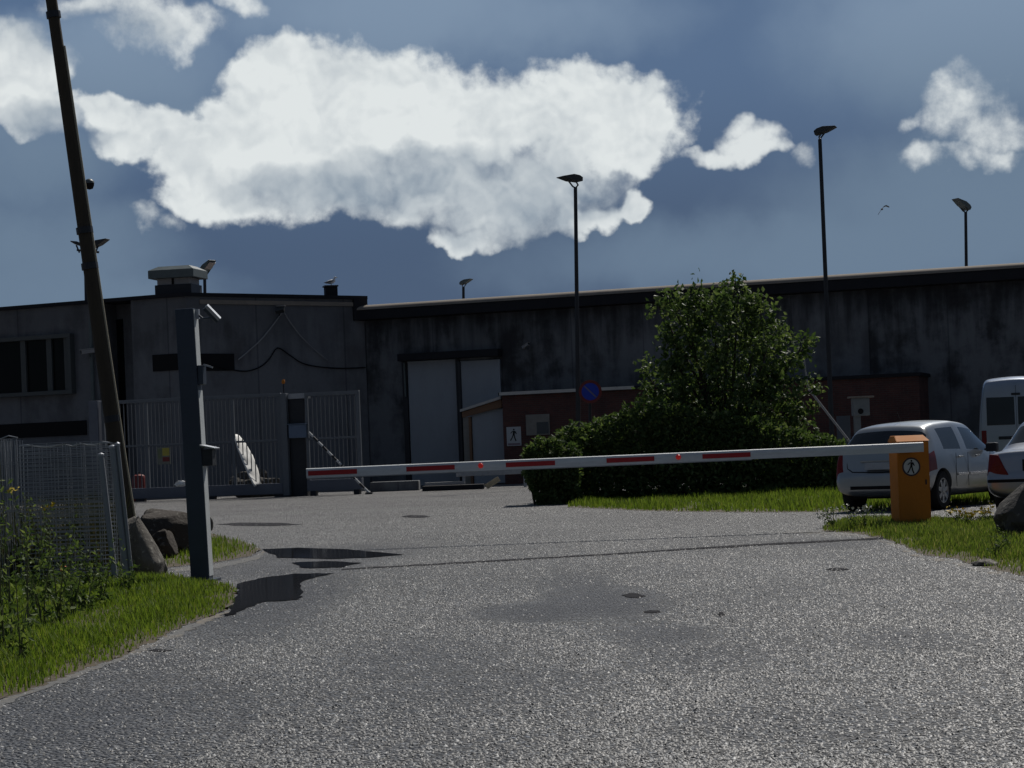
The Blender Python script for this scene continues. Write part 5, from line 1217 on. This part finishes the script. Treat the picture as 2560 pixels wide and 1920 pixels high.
mb = MB(); mb.box(-.45, .45, -.02, .03, 1.06, 1.14); mb.build('handle_bar', M_DARK, t, bevel=.012)
mb = MB(); mb.box(-.11, .11, -.008, .05, 2.15, 2.21); mb.build('brake_lamp', M_DARK, t, bevel=.01)
mb = MB(); mb.box(-.86, .86, -.05, .1, .42, .58); mb.build('bumper', M_DARK, t, bevel=.03)

# ------------------------------------------------------------------ gulls
def gull_sitting(label, p):
    t = thing('seagull', label, 'seagull', p, R(20))
    mb = MB(); mb.tube([(-.24, 0, .10), (-.17, 0, .12), (-.06, 0, .145), (.05, 0, .165), (.12, 0, .20), (.145, 0, .27), (.165, 0, .325), (.205, 0, .335), (.225, 0, .33)], [.012, .045, .085, .092, .075, .045, .046, .03, .008], 12); mb.build('body', M_GULLW, t, smooth=80)
    mb = MB(); mb.tube([(.215, 0, .332), (.26, 0, .325), (.275, 0, .312)], [.014, .010, .004], 8); mb.build('beak', M_SIGNYEL, t)
    for sg in (-1, 1):
        mb = MB(); mb.tube([(.08, sg * .075, .19), (-.04, sg * .088, .165), (-.18, sg * .05, .135), (-.30, sg * .02, .115)], [.02, .045, .032, .006], 8); mb.build('wing', M_GULLG, t, smooth=70)
        mb = MB(); mb.tube([(.0, sg * .03, .08), (.01, sg * .03, .0)], .008, 6); mb.build('leg', M_SIGNYEL, t)
gull_sitting('white headed seagull perched on the small chimney', Vector((pc.x + .02, pc.y, BTOP + .46)))
p = P(1905, 452, 175.0)
t = thing('seagull', 'flying seagull with bent wings, a dark speck in the right sky', 'seagull', p, 0)
def wingpt(x, y): return P(x, y, 175.0)
mb = MB(); mb.tube([p + Vector((-.05, -.35, -.02)), p + Vector((0, -.1, 0)), p + Vector((0.02, .2, .02)), p + Vector((.02, .38, .04))], [.02, .09, .08, .02], 10); mb.build('body', M_GULLG, t, True, smooth=70)
for q in ([(1905, 452), (1902, 456), (1899, 461), (1897, 464)], [(1905, 452), (1909, 447), (1914, 445), (1921, 448)]):
    pts = [wingpt(*a_) for a_ in q]; mb = MB(); vs = []
    for i, a_ in enumerate(pts):
        ch = [.22, .20, .15, .04][i]; vs += [a_ + Vector((0, -ch, .02)), a_ + Vector((0, ch, -.02)), a_ + Vector((0, ch, .03)), a_ + Vector((0, -ch, .07))]
    mb.add(vs, [(i * 4 + k, i * 4 + (k + 1) % 4, i * 4 + 4 + (k + 1) % 4, i * 4 + 4 + k) for i in range(3) for k in range(4)] + [(0, 1, 2, 3), (12, 13, 14, 15)]); mb.build('wing', M_GULLG, t, True)
